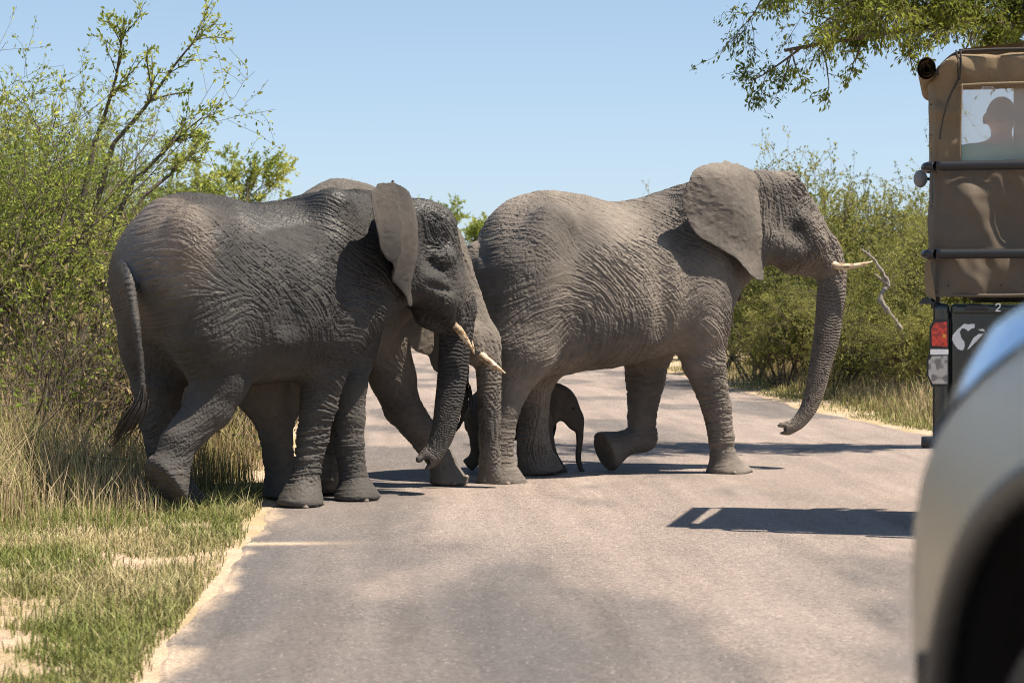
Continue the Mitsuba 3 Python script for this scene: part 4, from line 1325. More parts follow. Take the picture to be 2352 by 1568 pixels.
# ---- the drooping tree over the truck: trunk off to the right, canopy hanging into the top of the frame
k = thing('overhanging_tree', 'dark green tree with drooping twigs hanging over the canvas truck at top right', 'tree')
p = Plant(302)
foot = np.array([8.4, 18.4, -.1])
fork = np.array([7.9, 18.0, 2.9])
p.wood.append(tube(spline([foot, foot * .6 + fork * .4 + [.15, 0, 0], fork], 5), np.linspace(.26, .17, 11), 10, cap=False))
sp = [dict(seg=7, wander=.07, lift=-.02, taper=.35),
      dict(n=(7, 9), len=(.16, .30), angle=(25, 60), seg=5, wander=.14, lift=-.03, taper=.4, **{'from': .25}),
      dict(n=(6, 8), len=(.35, .6), angle=(25, 60), seg=5, wander=.18, lift=-.10, taper=.5, leaves=6, leaf_lift=-.5, **{'from': .2}),
      dict(n=(4, 6), len=(.4, .7), angle=(20, 60), seg=4, wander=.2, lift=-.14, leaves=12, leaf_lift=-.6, puff=.03, **{'from': .25})]
for tip, dep in (((1760, -10), 17.4), ((1820, 15), 17.2), ((1860, -70), 17.8), ((1960, 5), 17.3), ((2030, -40), 17.5), ((2100, -10), 17.1), ((2190, -20), 17.4), ((2240, -60), 17.8), ((2350, -20), 17.2), ((2280, -210), 18.0), ((2440, -90), 17.6)):
    e = at_depth(*tip, dep)
    S0 = fork + p.rg.normal(0, .06, 3)
    m = S0 * .5 + e * .5 + [0, 0, .45]
    S = spline([S0, m, e], 5)
    p.wood.append(tube(S[:6], np.linspace(.10, .05, 6), 6, cap=False))
    d = e - S[5]
    p.branch(S[5], d / np.linalg.norm(d) + [0, 0, .08], np.linalg.norm(d), .045, 0, sp)
# long bare hanging twigs with leaf tufts at their ends
for px, py, qx, qy, dep in ((1990, 40, 1968, 160, 17.2), (2095, 40, 2080, 120, 17.1), (1885, 110, 1918, 225, 17.2), (1975, 110, 1985, 195, 17.2), (1820, 110, 1808, 195, 17.2), (2240, 60, 2165, 185, 17.0), (2060, 60, 2100, 175, 17.1)):
    a, e = at_depth(px, py, dep), at_depth(qx, qy, dep)
    L = np.linalg.norm(e - a)
    p.branch(a, (e - a) / L, L, .009, 1, [sp[0], dict(seg=7, wander=.16, taper=.4), dict(n=(5, 7), len=(.2, .45), angle=(30, 80), seg=4, wander=.2, lift=-.1, leaves=14, leaf_lift=-.5, **{'from': .45})])
w, (lv, lf, lc) = p.meshes(.052, .38, DARKG, 8)
obj('trunk', w, 'bark', k, smooth=True)
put(k + '__crown', mikit.ply((lv, lf), 'leaf', smooth=False, color=lc))
tt += len(lf) + len(w[1])

# ---- a bleached dead branch standing out of the right-hand bushes
k = thing('dead_branch', 'crooked bleached dead branch standing out of the bushes beside the tusk tip', 'branch')
S = spline([at_depth(x, y, 26.5) for x, y in ((2120, 880), (2090, 800), (2062, 745), (2030, 700), (2024, 678), (2040, 655), (2036, 640), (2016, 605), (1998, 586), (1976, 571))], 4)
Q = spline([at_depth(x, y, 26.5) for x, y in ((2038, 652), (2020, 638), (2008, 628))], 4)
Q2 = spline([at_depth(x, y, 26.5) for x, y in ((1999, 587), (1996, 578), (1994, 566))], 3)
scene['dead_wood'] = {'type': 'principled', 'base_color': proc(lambda p, n, uv: mix((.36, .32, .29), (.17, .145, .13), fbm(p.x * 30, p.y * 30, p.z * 9))), 'roughness': .9}
S = S + np.random.default_rng(5).normal(0, .008, S.shape)
obj('limb', tube(S, np.linspace(.050, .010, len(S)) * np.random.default_rng(6).uniform(.8, 1.25, len(S)), 8), 'dead_wood', k, smooth=True)
obj('twig', tube(Q, np.linspace(.028, .008, len(Q)), 6), 'dead_wood', k, smooth=True)
obj('twig', tube(Q2, np.linspace(.014, .005, len(Q2)), 6), 'dead_wood', k, smooth=True)

# each plant of a group is told from the others by its place in the row
WAY = {LT: '{} tree from the left edge in the spring-green thicket on the left', FB: '{} low bush from the left in the far row beyond the bend',
       RB: '{} olive-green bush from the left in the mass right of the road', LS: '{} twiggy low shrub from the left in the dry grass'}
for gname, found in COUNT.items():
    for n, (_, key) in enumerate(sorted(found)):
        labels[key]['label'] = WAY[gname].format(ORD[n])
# ------------------------------------------------------------------ materials of the vehicles
def canvas(p, n, uv):
    a = fbm(p.x * 4, p.y * 4, p.z * 4, 3)
    w = noise(p.x * 260, p.y * 260, p.z * 260)
    return mix((.240, .182, .116), (.170, .130, .086), a) * (.9 + .2 * w)


scene['canvas'] = {'type': 'twosided', 'bsdf': {'type': 'principled', 'base_color': proc(canvas), 'roughness': .85, 'specular': .15}}
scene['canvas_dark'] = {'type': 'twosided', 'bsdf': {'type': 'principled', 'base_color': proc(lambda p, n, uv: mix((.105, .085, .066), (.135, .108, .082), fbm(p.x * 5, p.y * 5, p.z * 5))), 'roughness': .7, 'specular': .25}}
scene['black_tube'] = {'type': 'principled', 'base_color': {'type': 'rgb', 'value': [.018, .019, .022]}, 'roughness': .35, 'specular': .5}
scene['rubber'] = {'type': 'principled', 'base_color': proc(lambda p, n, uv: mix((.016, .016, .017), (.05, .043, .036), smoothstep(.45, .75, fbm(p.x * 14, p.y * 14, p.z * 14)))), 'roughness': .8}
scene['dark_paint'] = {'type': 'principled', 'base_color': {'type': 'rgb', 'value': [.010, .016, .014]}, 'roughness': .28, 'clearcoat': .8, 'clearcoat_gloss': .9}
scene['chrome'] = {'type': 'roughconductor', 'material': 'Al', 'alpha': .12}
scene['red_lens'] = {'type': 'principled', 'base_color': proc(lambda p, n, uv: mix((.75, .045, .02), (.38, .02, .012), smoothstep(.4, .7, noise(p.x * 60, p.y * 60, p.z * 60)))), 'roughness': .18, 'clearcoat': .8}
scene['amber_lens'] = {'type': 'principled', 'base_color': {'type': 'rgb', 'value': [.85, .33, .02]}, 'roughness': .2, 'clearcoat': .8}
scene['clear_lens'] = {'type': 'principled', 'base_color': proc(lambda p, n, uv: mix((.42, .44, .47), (.16, .17, .19), smoothstep(.42, .66, noise(p.x * 45, p.y * 45, p.z * 32)))), 'roughness': .14, 'metallic': .45, 'clearcoat': 1.0}
scene['plastic_window'] = {'type': 'blendbsdf', 'weight': .52, 'a': {'type': 'thindielectric', 'int_ior': 1.3}, 'b': {'type': 'twosided', 'bsdf': {'type': 'diffuse', 'reflectance': {'type': 'rgb', 'value': [.62, .58, .54]}}}}
scene['white_vinyl'] = {'type': 'principled', 'base_color': {'type': 'rgb', 'value': [.72, .73, .72]}, 'roughness': .4}
scene['cord'] = {'type': 'principled', 'base_color': {'type': 'rgb', 'value': [.035, .03, .026]}, 'roughness': .8}
scene['grey_plastic'] = {'type': 'principled', 'base_color': {'type': 'rgb', 'value': [.20, .20, .20]}, 'roughness': .5}
scene['green_shirt'] = {'type': 'principled', 'base_color': proc(lambda p, n, uv: mix((.03, .42, .25), (.02, .28, .17), fbm(p.x * 12, p.y * 12, p.z * 12))), 'roughness': .8}
scene['skin'] = {'type': 'principled', 'base_color': {'type': 'rgb', 'value': [.42, .26, .19]}, 'roughness': .55}
scene['hair'] = {'type': 'principled', 'base_color': {'type': 'rgb', 'value': [.10, .065, .045]}, 'roughness': .7}

# ------------------------------------------------------------------ the canvas-topped safari truck, seen from behind
k = thing('safari_truck', 'open safari truck with brown canvas canopy, black bars and red tail light at right edge', 'truck')
TF = Frame(at_depth(2128, 1240, 11.2), -13.0)
tp = lambda px, py, v=0.0: TF.here(px, py, v)              # (across, along, up) on its rear plane


def tobj(name, m, bsdf, parent=k, smooth=35, label=None):
    v, f = m
    return obj(name, (TF.world(np.asarray(v, float)), f), bsdf, parent, smooth=smooth, label=label)


def zt(py, v=0.0):
    return tp(2200, py, v)[2]


U1 = 2.30
# canvas of the rear wall: a draped sheet with its window cut out
uc, wc = np.arange(0, U1 + .001, .0155), np.arange(zt(682), zt(113) + .001, .0155)
UU, WW = np.meshgrid(uc, wc, indexing='ij')
uu, ww = UU.ravel(), WW.ravel()
uw0, uw1, wb0, wb1 = tp(2207, 300)[0], 1.42, zt(372), zt(205)
top = zt(113)


def edge_u(w):        # the left edge draws in towards the rounded top corner
    t = np.clip((w - zt(200)) / (top - zt(200)), 0, 1)
    return .19 * t ** 2.6 + .03 * (vfbm(np.c_[w * 5, w * 0, w * 0], 3, 96) - .5)


uu2 = np.maximum(uu, 0) + edge_u(ww) * np.clip(1 - uu / .45, 0, 1)
pq = np.c_[uu2 * 3.4 + ww * 1.9, ww * 2.0 - uu2 * 1.1, np.zeros(len(uu2))]
fold = (vfbm(pq * 1.35, 3, 91) - .5) * .09 + .035 * np.abs(vfbm(np.c_[uu2 * 2.2 + ww * 3.6, ww * 2.6 - uu2 * 2.4, 0 * ww], 3, 99) - .5) * np.clip((ww - zt(390)) / .2, .35, 1) * 2
fold += .030 * np.sin((uu2 * 1.0 + ww * .55) * 24 + 3 * vnoise(pq, 92)) * np.clip((ww - zt(380)) / .3, 0, 1) * np.clip(1.1 - uu2 / .55, 0.15, 1)
fold += .016 * np.sin((uu2 + .35 * ww) * 27 + 7.0 * vnoise(pq * .8, 93)) * vnoise(pq * 1.1, 97) * 1.6 * np.clip((ww - wb1 - .02) / .06, 0, 1)
fold += .05 * np.abs(np.sin((uu2 * .9 + ww * 1.25) * 9 + 4 * vfbm(pq * 1.2, 2, 94))) ** 3 * np.clip(1.25 - uu2 / .3, 0, 1) * np.clip((ww - zt(380)) / .15, 0, 1)
fold += .05 * np.abs(np.sin((uu2 * 1.3 - ww * .5) * 5.5 + 3 * vfbm(pq * .8, 2, 90))) ** 2.5 * np.clip((zt(390) - ww) / .15, 0, 1)
vv = .02 - fold - .03 * np.clip((ww - wb1) / .1, 0, 1) + .25 * np.clip((ww - (top - .05)) / .05, 0, 1) ** 2
vv += .20 * np.clip(1 - uu / .06, 0, 1) ** 2
nU, nW = UU.shape
i = (np.arange(nU - 1)[:, None] * nW + np.arange(nW - 1)[None]).ravel()
q = np.stack([i, i + nW, i + nW + 1, i + 1], 1)
cu, cw = uu2[q].mean(1), ww[q].mean(1)
hole = (cu > uw0) & (cu < uw1) & (cw > wb0) & (cw < wb1)
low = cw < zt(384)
P = np.c_[uu2, vv, ww]
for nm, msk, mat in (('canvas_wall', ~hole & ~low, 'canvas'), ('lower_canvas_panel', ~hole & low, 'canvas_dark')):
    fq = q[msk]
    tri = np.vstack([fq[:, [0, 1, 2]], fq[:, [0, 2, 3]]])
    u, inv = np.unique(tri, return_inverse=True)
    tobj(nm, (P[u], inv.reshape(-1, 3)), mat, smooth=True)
# clear plastic window, a little slack
a, c = np.meshgrid(np.linspace(uw0 - .015, uw1 + .015, 30), np.linspace(wb0 - .015, wb1 + .015, 14), indexing='ij')
pw = np.c_[a.ravel(), .035 - .02 * (vfbm(np.c_[a.ravel() * 4, c.ravel() * 4, 0 * a.ravel()], 2, 95) - .5), c.ravel()]
i = (np.arange(29)[:, None] * 14 + np.arange(13)[None]).ravel()
tobj('window', (pw, np.stack([i, i + 14, i + 15, i + 1], 1)), 'plastic_window', smooth=True)
hem = spline([(uw0 - .02, -.035, wb1 + .015), (uw0 + .3, -.045, wb1 + .02), (uw1, -.04, wb1 + .015)], 10)
tobj('hem', tube(hem, .011, 6), 'canvas', smooth=True)
# added canvas on the far side, put in to darken the view through the window
fu, fw = np.meshgrid(np.linspace(.50, U1, 40), np.linspace(wt0 := 1.75, top - .06, 30), indexing='ij')
fv = 1.17 + .05 * (vfbm(np.c_[fu.ravel() * 4, fw.ravel() * 3, 0 * fu.ravel()], 3, 98) - .5)
i = (np.arange(39)[:, None] * 30 + np.arange(29)[None]).ravel()
tobj('added_far_canvas', (np.c_[fu.ravel(), fv, fw.ravel()], np.stack([i, i + 30, i + 31, i + 1], 1)), 'canvas', smooth=True)
for px0 in (2209,):
    tobj('seam', tube(spline([tp(px0, 195, -.045), tp(px0 - 2, 260, -.05), tp(px0 - 4, 330, -.04), tp(px0 - 5, 372, -.02)], 8), .007, 6), 'canvas', smooth=True)
tobj('lower_hem', tube(spline([(.01, .0, zt(676)), (.35, -.02, zt(679)), (.8, -.03, zt(677)), (1.5, -.02, zt(678)), (U1 - .02, .0, zt(676))], 8), .012, 6), 'canvas_dark', smooth=True)
for x, y in ((2178, 656), (2140, 470), (2300, 655), (2138, 240), (2140, 310)):
    sp3 = trimesh.creation.icosphere(subdivisions=1, radius=.009)
    tobj('rivet', (np.array(sp3.vertices) * [.7, .4, .7] + tp(x, y, -.05), np.array(sp3.faces)), 'cord', smooth=True)
# roof sheet, side rail, rolled-up side flap
ru, rv = np.meshgrid(np.linspace(.17, U1 - .17, 16), np.linspace(.02, 1.20, 16), indexing='ij')
rz = top + .05 * np.sin(np.clip((ru - .17) / (U1 - .34), 0, 1) * math.pi) + .02 * np.sin(rv * 5)
i = (np.arange(15)[:, None] * 16 + np.arange(15)[None]).ravel()
tobj('roof_canvas', (np.c_[ru.ravel(), rv.ravel(), rz.ravel()], np.stack([i, i + 16, i + 17, i + 1], 1)), 'canvas', smooth=True)
tobj('roof_piping', tube(spline([tp(2150, 172, -.02), tp(2165, 148, -.03), tp(2198, 122, -.03), tp(2250, 116, -.03), tp(2352, 113, -.03), tp(2500, 112, -.03)], 5), .010, 6), 'cord', smooth=True)
rc = tp(2128, 157, -.03)
roll = []
for r0, ph in ((.064, 0), (.044, 1.2), (.026, 2.2)):
    th = np.linspace(0, 2 * math.pi * .93, 26) + ph
    ring = np.c_[rc[0] + r0 * .82 * np.cos(th), np.zeros(26), rc[2] + r0 * np.sin(th)]
    for v0, v1 in ((rc[1] + (.064 - r0) * .35, 1.15),):
        va = np.vstack([ring + [0, v0, 0], ring + [0, v1, 0]])
        ii = np.arange(25)
        roll.append((va, np.stack([ii, ii + 1, ii + 27, ii + 26], 1)))
tobj('rolled_flap', join([(a, np.vstack([f[:, :3], f[:, [0, 2, 3]]])) for a, f in roll]), 'canvas', smooth=True)
for x0, x1 in ((2196, 2200), (2206, 2204)):
    tobj('cord', tube(spline([tp(x0, 116, -.05), tp((x0 + x1) / 2 + 3, 150, -.075), tp(x1, 184, -.06)], 6), .0055, 5), 'cord', smooth=True)
tobj('cord', tube(spline([tp(2200, 184, -.06), tp(2180, 225, -.055), tp(2166, 275, -.05), tp(2158, 320, -.045)], 6), .0055, 5), 'cord', smooth=True)
th = np.linspace(0, math.pi, 12)
g = tp(2184, 137, -.07)
tobj('ring', tube(np.c_[g[0] + .024 * np.cos(th), g[1] + 0 * th, g[2] - .026 * np.sin(th)], .0045, 6), 'chrome', smooth=True)
# two black crash bars across the back
for py in (381, 583):
    z = zt(py, -.10)
    u0 = tp(2126, py, -.10)[0]
    pts = spline([(u0 + .01, .10, z), (u0, -.02, z), (u0 + .05, -.10, z), (u0 + .3, -.105, z), (U1 - .1, -.10, z), (U1, .02, z)], 6)
    tobj('crash_bar', tube(pts, .0275, 12), 'black_tube', smooth=True)
    for uq in (1.2,):
        tobj('bar_bracket', rbox(.04, .13, .04, .006, (uq, -.04, z)), 'black_tube')
for uq in (.04, U1 - .04):
    tobj('canopy_post', tube([(uq, .12, 1.30), (uq, .12, top - .15)], .022, 8), 'black_tube', smooth=True)
    tobj('canopy_post', tube([(uq, 1.14, 1.30), (uq, 1.14, top - .05)], .022, 8), 'black_tube', smooth=True)
# rounded grey object on a short arm at the left side and the black rail end under the canvas
s = trimesh.creation.icosphere(subdivisions=3)
c = tp(2114, 411, .30)
tobj('round_grey_object', (np.array(s.vertices) * [.040, .03, .052] + c, np.array(s.faces)), 'grey_plastic', smooth=True)
tobj('round_object_arm', tube([c, c + [.09, .05, .0]], .01, 6), 'black_tube', smooth=True)
w = [tp(2109, 698, -.02), tp(2118, 684, -.02), tp(2130, 681, -.02), tp(2148, 698, -.02)]
m = trimesh.creation.extrude_polygon(__import__('shapely').geometry.Polygon([(a[0], a[2]) for a in w]), .5)
mv = np.array(m.vertices)[:, [0, 2, 1]] * [1, 1, 1]
tobj('rail_end', (mv, np.array(m.faces)[:, ::-1]), 'black_tube')
tobj('canvas_corner_flap', (np.array([tp(2124, 600, -.01), tp(2136, 596, -.035), tp(2150, 690, -.03), tp(2126, 676, -.02), tp(2123, 640, -.012)]), np.array([[0, 1, 4], [1, 2, 4], [2, 3, 4]])), 'canvas', smooth=True)
# load bed and tailgate
wt, wb = zt(690), zt(985)
def slab(u0, u1, v0, v1, w0, w1, r=.02):
    return rbox(u1 - u0, v1 - v0, w1 - w0, r, ((u0 + u1) / 2, (v0 + v1) / 2, (w0 + w1) / 2))


ut = tp(2183, 800)[0]
tobj('side_panel', slab(ut, U1 - ut, -.012, .05, wb, wt - .02, .02), 'dark_paint')
tobj('panel_lip', slab(ut + .01, U1 - ut - .01, -.03, .02, wt - .075, wt - .03, .012), 'dark_paint')
tobj('panel_handle', slab(tp(2218, 704)[0], tp(2270, 704)[0], -.045, -.028, zt(712), zt(700), .006), 'black_tube')
tobj('bed', slab(.03, U1 - .03, .052, 1.22, wb + .02, wt - .06, .05), 'dark_paint')
tobj('rear_corner', slab(tp(2143, 700)[0], ut - .004, -.02, .30, wb - .1, wt - .015, .035), 'dark_paint')
tobj('rear_corner', slab(U1 - ut + .004, U1 - .03, -.02, .30, wb - .1, wt - .015, .035), 'dark_paint')
# tail lights
for mir in (0,):
    def L(px, py, v):
        a = tp(px, py, v)
        return np.array([U1 - a[0], a[1], a[2]]) if mir else a

    def lens(name, px, mat, v=-.032, parent=None):
        P2 = [(L(x, y, v)[0], L(x, y, v)[2]) for x, y in px]
        pg = __import__('shapely').geometry.Polygon(P2).buffer(.006).buffer(-.003)
        m = trimesh.creation.extrude_polygon(pg, .06)
        return tobj(name, (np.c_[np.array(m.vertices)[:, 0], v + np.array(m.vertices)[:, 2], np.array(m.vertices)[:, 1]], np.array(m.faces)[:, ::-1]), mat, parent=parent)
    tl = lens('tail_light', [(2136, 752), (2144, 736), (2178, 734), (2178, 886), (2140, 886), (2130, 860), (2130, 826), (2136, 805)], 'black_tube', -.026, k)
    lens('red_lens', [(2140, 758), (2147, 742), (2174, 740), (2175, 796), (2142, 793)], 'red_lens', -.04, tl)
    lens('bulb', [(2166, 768), (2171, 768), (2171, 775), (2166, 775)], 'amber_lens', -.047, tl)
    for x0, y0, x1, y1 in ((2149, 743, 2160, 752), (2160, 752, 2172, 764), (2160, 778, 2174, 790)):
        lens('reflector', [(x0, y0), (x1, y0), (x1, y1), (x0, y1)], 'red_lens', -.045, tl)
    lens('trim_strip', [(2138, 803), (2177, 803), (2177, 813), (2138, 813)], 'chrome', -.04, tl)
    lens('clear_lens', [(2134, 828), (2141, 819), (2175, 818), (2175, 880), (2143, 880), (2134, 862)], 'clear_lens', -.04, tl)
# bumper, sticker, badge figure
zb = zt(1016, -.12)
tobj('bumper', tube(spline([(tp(2117, 1016, -.12)[0], -.12, zb), (.3, -.14, zb), (1.5, -.14, zb), (U1 + .03, -.12, zb)], 8), .033, 14), 'black_tube', smooth=True)
for uq in (.45, 1.4):
    tobj('bumper_bracket', rbox(.06, .3, .05, .008, (uq, .02, zb)), 'black_tube')
zz = [(440, 400), (460, 385), (488, 358), (520, 364), (570, 360), (572, 390), (545, 398), (520, 417), (500, 400), (474, 392), (455, 420), (466, 468), (490, 500), (494, 530), (484, 562), (462, 566), (440, 556), (418, 530), (394, 484), (400, 446)]
SH = __import__('shapely').geometry
for poly in (zz, [(598, 402), (640, 400), (652, 420), (630, 416), (612, 412)], [(560, 470), (600, 440), (640, 436), (600, 480), (560, 520), (530, 552), (512, 560), (540, 510)]):
    P2 = []
    for x, y in poly:
        a = tp((2208 + x / 3.187) * .9378, (680 + y / 3.187) * .9378, -.014)
        P2.append((a[0], a[2]))
    m = trimesh.creation.extrude_polygon(SH.Polygon(P2).buffer(0), .002)
    tobj('sticker', (np.c_[np.array(m.vertices)[:, 0], -.015 + np.array(m.vertices)[:, 2], np.array(m.vertices)[:, 1]], np.array(m.faces)[:, ::-1]), 'white_vinyl')
tm = meshkit.text_mesh('2', .045, .004)
a = tp(2284, 715, -.034)
tobj('badge_figure', (np.c_[np.array(tm.vertices)[:, 0] + a[0], a[1] - np.array(tm.vertices)[:, 2], np.array(tm.vertices)[:, 1] + a[2]], np.array(tm.faces)), 'chrome')
# cab, wheels, seats
tobj('cab', slab(U1 + .04, U1 + 1.35, .02, 1.42, .62, 1.82, .16), 'dark_paint')
tobj('bonnet', slab(U1 + 1.33, U1 + 2.5, .05, 1.40, .62, 1.22, .12), 'dark_paint')
tobj('chassis', slab(.2, U1 + 2.3, .3, 1.15, .42, .62, .03), 'black_tube')
for uq in (1.0, U1 + 1.75):
    for vq in (.16, 1.28):
        m = trimesh.creation.cylinder(radius=.40, height=.25, sections=40)
        mv = np.array(m.vertices)[:, [0, 2, 1]] + [uq, vq, .40]
        wk = tobj('wheel', (mv, np.array(m.faces)), 'rubber')
        m2 = trimesh.creation.cylinder(radius=.22, height=.262, sections=30)
        tobj('rim', (np.array(m2.vertices)[:, [0, 2, 1]] + [uq, vq, .40], np.array(m2.faces)), 'grey_plastic', parent=wk)
for uq in (.5, 1.3):
    for vq in (.55,):
        tobj('seat', slab(uq - .27, uq + .27, vq + .15, vq + .6, 1.34, 1.72, .05), 'canvas_dark')

# ---- the passenger behind the plastic window
pk = thing('person', 'passenger in a green shirt sitting with back turned behind the plastic truck window', 'person')
pc = tp(2300, 360, .80)
fld = Field([pc[0] - .45, .45, 1.45], [pc[0] + .45, 1.55, 2.66], .012)
PZ = np.array([0, 0, .10])
sh = 2.13
fld.ellipsoid((pc[0], .82, 1.88), (.19, .13, .33), .1)
fld.cone((pc[0] - .17, .82, sh), (pc[0] + .17, .82, sh), .075, .075, .1)
fld.cone((pc[0], .83, sh), (pc[0], .85, 2.27), .06, .055, .06)
fld.ellipsoid((pc[0], .87, 2.36), (.078, .10, .115), .03)
fld.cone((pc[0], .975, 2.345), (pc[0], .985, 2.33), .018, .014, .02)
for sgn in (-1, 1):
    fld.cone((pc[0] + sgn * .20, .82, sh - .01), (pc[0] + sgn * .25, .86, 1.84), .060, .048, .05)
    fld.cone((pc[0] + sgn * .25, .86, 1.84), (pc[0] + sgn * .17, 1.10, 1.78), .046, .034, .04)
    fld.cone((pc[0] + sgn * .17, 1.10, 1.78), (pc[0] + sgn * .15, 1.18, 1.77), .034, .028, .03)
    for fq in range(4):
        fld.cone((pc[0] + sgn * (.125 + .018 * fq), 1.18, 1.775), (pc[0] + sgn * (.12 + .018 * fq), 1.25 + .012 * (1 - abs(fq - 1.5)), 1.75), .0125, .010, .012)
    fld.cone((pc[0] + sgn * .10, 1.15, 1.78), (pc[0] + sgn * .08, 1.21, 1.765), .013, .010, .012)
    fld.ellipsoid((pc[0] + sgn * .082, .86, 2.35), (.014, .025, .032), .01)
    fld.cone((pc[0] + sgn * .10, .86, 1.68), (pc[0] + sgn * .12, 1.28, 1.70), .085, .06, .06)
    fld.cone((pc[0] + sgn * .12, 1.28, 1.70), (pc[0] + sgn * .12, 1.36, 1.48), .058, .045, .04)
v, q = fld.mesh()
v = relax(v, np.vstack([q[:, [0, 1, 2]], q[:, [0, 2, 3]]]), 4)
v0 = v
tobj('body', (v + PZ, q), 'skin', pk, True)
# shirt and hair: shells grown from the same form
def shell(name, keep, off, mat):
    f = np.vstack([q[:, [0, 1, 2]], q[:, [0, 2, 3]]])
    n = normals(v, f)
    m = keep(v)
    f = f[m[f].all(1)]
    u, inv = np.unique(f, return_inverse=True)
    inv = inv.reshape(-1, 3)
    o, i2 = v[u] + n[u] * off, v[u] - n[u] * .002
    tobj(name, (lambda m: (m[0] + PZ, m[1]))(join([(o, inv), (i2, inv[:, ::-1])])), mat, pk, True)


shell('shirt', lambda v: (v[:, 2] < 2.19) & (v[:, 2] > 1.62) & (v[:, 1] < 1.0), .012, 'green_shirt')
shell('hair', lambda v: (v[:, 2] > 2.33 + .0 * v[:, 1]) & ((v[:, 1] < .90) | (v[:, 2] > 2.43)), .016, 'hair')

# ------------------------------------------------------------------ the near car: the front left wing of the car the picture was taken from
def car_paint(p, n, uv):
    return mix((.44, .395, .30), (.37, .335, .26), fbm(p.x * 3, p.y * 3, p.z * 3)) * (1 - .25 * smoothstep(.5, .8, fbm(p.x * 9, p.y * 9, p.z * 9)))


scene['car_paint'] = {'type': 'twosided', 'bsdf': {'type': 'principled', 'base_color': proc(car_paint), 'metallic': .2, 'roughness': .36, 'clearcoat': 1.0, 'clearcoat_gloss': .96}}
scene['black_plastic'] = {'type': 'twosided', 'bsdf': {'type': 'principled', 'base_color': {'type': 'rgb', 'value': [.012, .012, .014]}, 'roughness': .6}}
scene['arch_trim'] = {'type': 'principled', 'base_color': {'type': 'rgb', 'value': [.07, .07, .068]}, 'roughness': .5}
scene['headlight_sky_tint'] = {'type': 'twosided', 'bsdf': {'type': 'principled', 'base_color': {'type': 'rgb', 'value': [.20, .36, .62]}, 'metallic': .9, 'roughness': .10, 'clearcoat': 1.0, 'clearcoat_gloss': 1.0}}  # sky reflection painted in as the blue base colour of the lens
scene['car_glass'] = {'type': 'twosided', 'bsdf': {'type': 'principled', 'base_color': {'type': 'rgb', 'value': [.02, .025, .03]}, 'roughness': .05, 'specular': .9}}
ck = thing('car', 'blurred silver-beige car wing close at the right edge with headlight and black wheel arch', 'car')
XC = 1.50                                                        # centre line of the car
DS = np.array([-2.6, -2.2, -1.0, .2, .9, 1.3, 1.6, 1.8, 2.0, 2.1, 2.2, 2.28, 2.34, 2.39, 2.43, 2.46, 2.475])
SHR = np.array([.16, .05, .0, .0, .0, .0, .0, .0, .0, .003, .010, .022, .040, .070, .125, .23, .42])       # corner rounding
DROP = np.array([0, 0, 0, 0, 0, 0, 0, 0, .0, .002, .006, .013, .030, .055, .095, .15, .22])
PROF = np.array([(.52, .36), (.485, .55), (.462, .75), (.449, .92), (.448, 1.02), (.453, 1.085), (.464, 1.13), (.482, 1.175), (.500, 1.220), (.524, 1.262), (.556, 1.298), (.66, 1.332), (1.1, 1.365), (XC, 1.375)])
pp = spline(PROF, 5)
dd = np.linspace(-2.6, 2.475, 190)
sh2, dr2 = np.interp(dd, DS, SHR), np.interp(dd, DS, DROP)
grid = np.zeros((len(dd), len(pp), 3))
dense = spline(PROF, 20)
arc = np.r_[0, np.cumsum(np.linalg.norm(np.diff(dense, axis=0), axis=1))]
NB = 28                                                          # this row of the grid runs along the lower edge of the headlight
for a in range(len(dd)):
    zb = 1.145 + .36 * np.clip(2.33 - dd[a], 0, .4)
    ab = np.interp(zb, dense[:, 1], arc)
    sa = np.r_[np.linspace(0, ab, NB + 1), ab + (arc[-1] - ab) * np.linspace(0, 1, len(pp) - NB)[1:] ** 1.4]
    pr = np.c_[np.interp(sa, arc, dense[:, 0]), np.interp(sa, arc, dense[:, 1])]
    t = np.clip((pr[:, 1] - .95) / .35, 0, 1)
    x = pr[:, 0] + sh2[a] * (.8 + .2 * t) * (XC - pr[:, 0]) / (XC - .45)
    grid[a] = np.c_[x, np.full(len(pp), dd[a]), pr[:, 1] - dr2[a] * t]


def shell_faces(n, m):
    i = (np.arange(n - 1)[:, None] * m + np.arange(m - 1)[None]).ravel()
    return np.stack([i, i + m, i + m + 1, i + 1], 1)


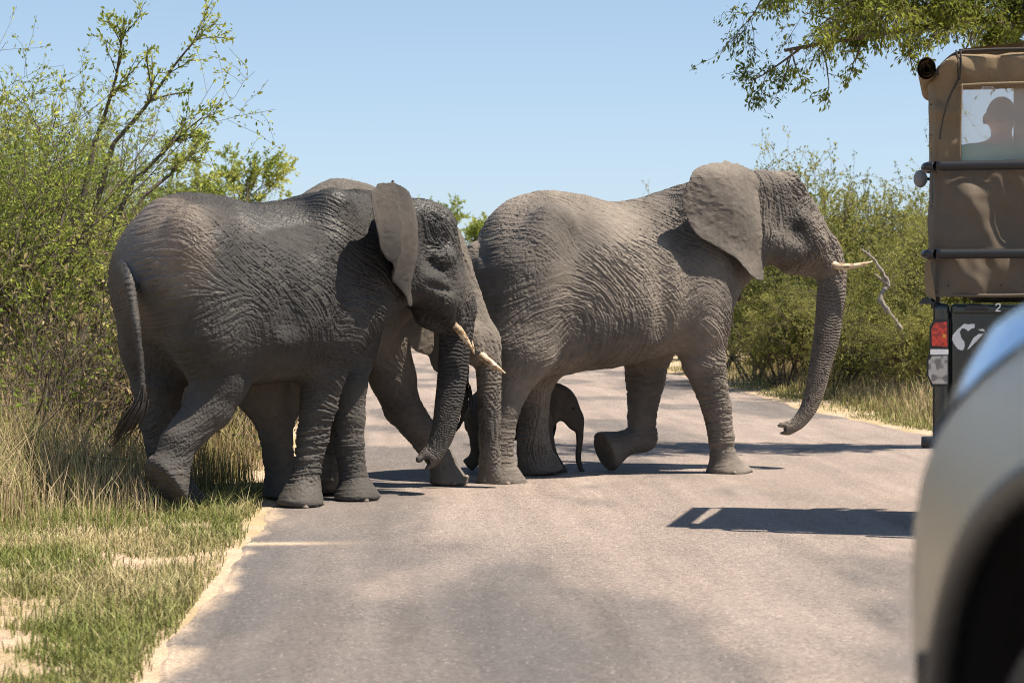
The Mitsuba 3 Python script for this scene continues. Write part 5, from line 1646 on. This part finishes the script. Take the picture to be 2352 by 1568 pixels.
AC = np.array([1.60, .62]); AR = .555
G = grid.reshape(-1, 3)
fq = shell_faces(*grid.shape[:2])
cen = G[fq].mean(1)
rad = np.hypot(cen[:, 1] - AC[0], cen[:, 2] - AC[1])
rad2 = np.hypot(cen[:, 1] + 1.55, cen[:, 2] - AC[1])
side = cen[:, 0] < .60
arch = side & ((rad < AR) | (rad2 < AR))
nseg = pp.shape[0]
si = np.tile(np.arange(nseg - 1), len(dd) - 1)
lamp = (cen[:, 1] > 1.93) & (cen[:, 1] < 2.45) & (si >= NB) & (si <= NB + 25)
for sgn in (1, -1):
    Gm = G.copy()
    if sgn < 0:
        Gm[:, 0] = 2 * XC - Gm[:, 0]
    def patch(name, msk, mat, off=0.0, smooth=True):
        f = fq[msk]
        tri = np.vstack([f[:, [0, 1, 2]], f[:, [0, 2, 3]]])
        u, inv = np.unique(tri, return_inverse=True)
        obj(name, (Gm[u] + [-off * sgn, off * .4, off * .7], inv.reshape(-1, 3)), mat, ck, smooth=smooth)
    patch('body', ~arch & ~lamp, 'car_paint')
    patch('headlight', lamp, 'headlight_sky_tint', .004)
    for dc in (AC[0], -1.55):
        th = np.linspace(-.35, math.pi + .35, 60)
        yy, z2 = dc + AR * np.cos(th), AC[1] + AR * np.sin(th)
        keep = z2 > .36
        xo = np.interp(z2, pp[:, 1], pp[:, 0])
        pts = np.c_[xo + .004, yy, z2][keep]
        if sgn < 0:
            pts[:, 0] = 2 * XC - pts[:, 0]
        obj('wheel_arch', tube(pts, .017, 8), 'arch_trim', ck, smooth=True)
        # wheel well
        wl = np.c_[xo, yy, z2][keep]
        inn = wl.copy(); inn[:, 0] = .95
        if sgn < 0:
            wl[:, 0] = 2 * XC - wl[:, 0]; inn[:, 0] = 2 * XC - inn[:, 0]
        n = len(wl)
        i = np.arange(n - 1)
        cap = np.vstack([wl, inn, [[inn[0, 0], dc, AC[1]]]])
        ff = np.vstack([np.stack([i, i + 1, i + n + 1], 1), np.stack([i, i + n + 1, i + n], 1), np.stack([i + n, i + n + 1, np.full(n - 1, 2 * n)], 1)])
        obj('wheel_well', (cap, ff), 'black_plastic', ck, smooth=False)
        rt = .53
        prof = np.array([(.30, -.115), (.47, -.128), (.51, -.115), (rt, -.08), (rt, .08), (.51, .115), (.47, .128), (.30, .115)])
        m = trimesh.creation.revolve(prof, sections=72)
        xw = .60 if sgn > 0 else 2 * XC - .60
        v3 = np.array(m.vertices)[:, [2, 0, 1]] + [xw, dc, rt]
        wk = obj('wheel', (v3, np.array(m.faces)), 'rubber', ck, smooth=40)
        tr = []
        for a in np.linspace(0, 2 * math.pi, 56, endpoint=False):
            for s3 in (-.055, .055):
                R = np.array([[1, 0, 0], [0, math.cos(a), -math.sin(a)], [0, math.sin(a), math.cos(a)]])
                bv, bf = rbox(.085, .035, .016, .004)
                bv = (bv + [s3, 0, rt + .003]) @ R.T + [xw, dc, rt]
                tr.append((bv, bf))
        obj('tread', join(tr), 'rubber', wk, smooth=False)
        m2 = trimesh.creation.revolve(np.array([(0, -.09), (.12, -.10), (.27, -.07), (.30, -.115), (.30, .11), (0, .11)]), sections=48)
        obj('rim', (np.array(m2.vertices)[:, [2, 0, 1]] + [xw, dc, rt], np.array(m2.faces)), 'grey_plastic', wk, smooth=40)
# clip of the arch trim, bumper corner, grille, windscreen, roof
obj('trim_clip', rbox(.03, .035, .05, .006, (.452, 2.105, .905)), 'black_plastic', ck)
obj('bumper', rbox(1.7, .10, .42, .05, (XC, 2.44, .62)), 'car_paint', ck)
obj('grille', rbox(1.0, .05, .22, .02, (XC, 2.485, .98)), 'black_plastic', ck)
cab = np.array([(.60, .75, 1.30), (2.4, .75, 1.30), (2.2, -.05, 1.86), (.80, -.05, 1.86), (.80, -1.9, 1.86), (2.2, -1.9, 1.86), (2.4, -2.35, 1.30), (.60, -2.35, 1.30)])
obj('windscreen', (cab[:4], np.array([[0, 1, 2], [0, 2, 3]])), 'car_glass', ck, smooth=False)
obj('roof', rbox(1.44, 1.95, .05, .02, (XC, -.97, 1.885)), 'car_paint', ck)
obj('rear_window', (cab[[4, 5, 6, 7]], np.array([[0, 1, 2], [0, 2, 3]])), 'car_glass', ck, smooth=False)
for x0, x1 in ((.60, .80), (2.40, 2.20)):
    obj('side_window', (np.array([(x0, .75, 1.30), (x1, -.05, 1.86), (x1, -1.9, 1.86), (x0, -2.35, 1.30)]), np.array([[0, 1, 2], [0, 2, 3]])), 'car_glass', ck, smooth=False)
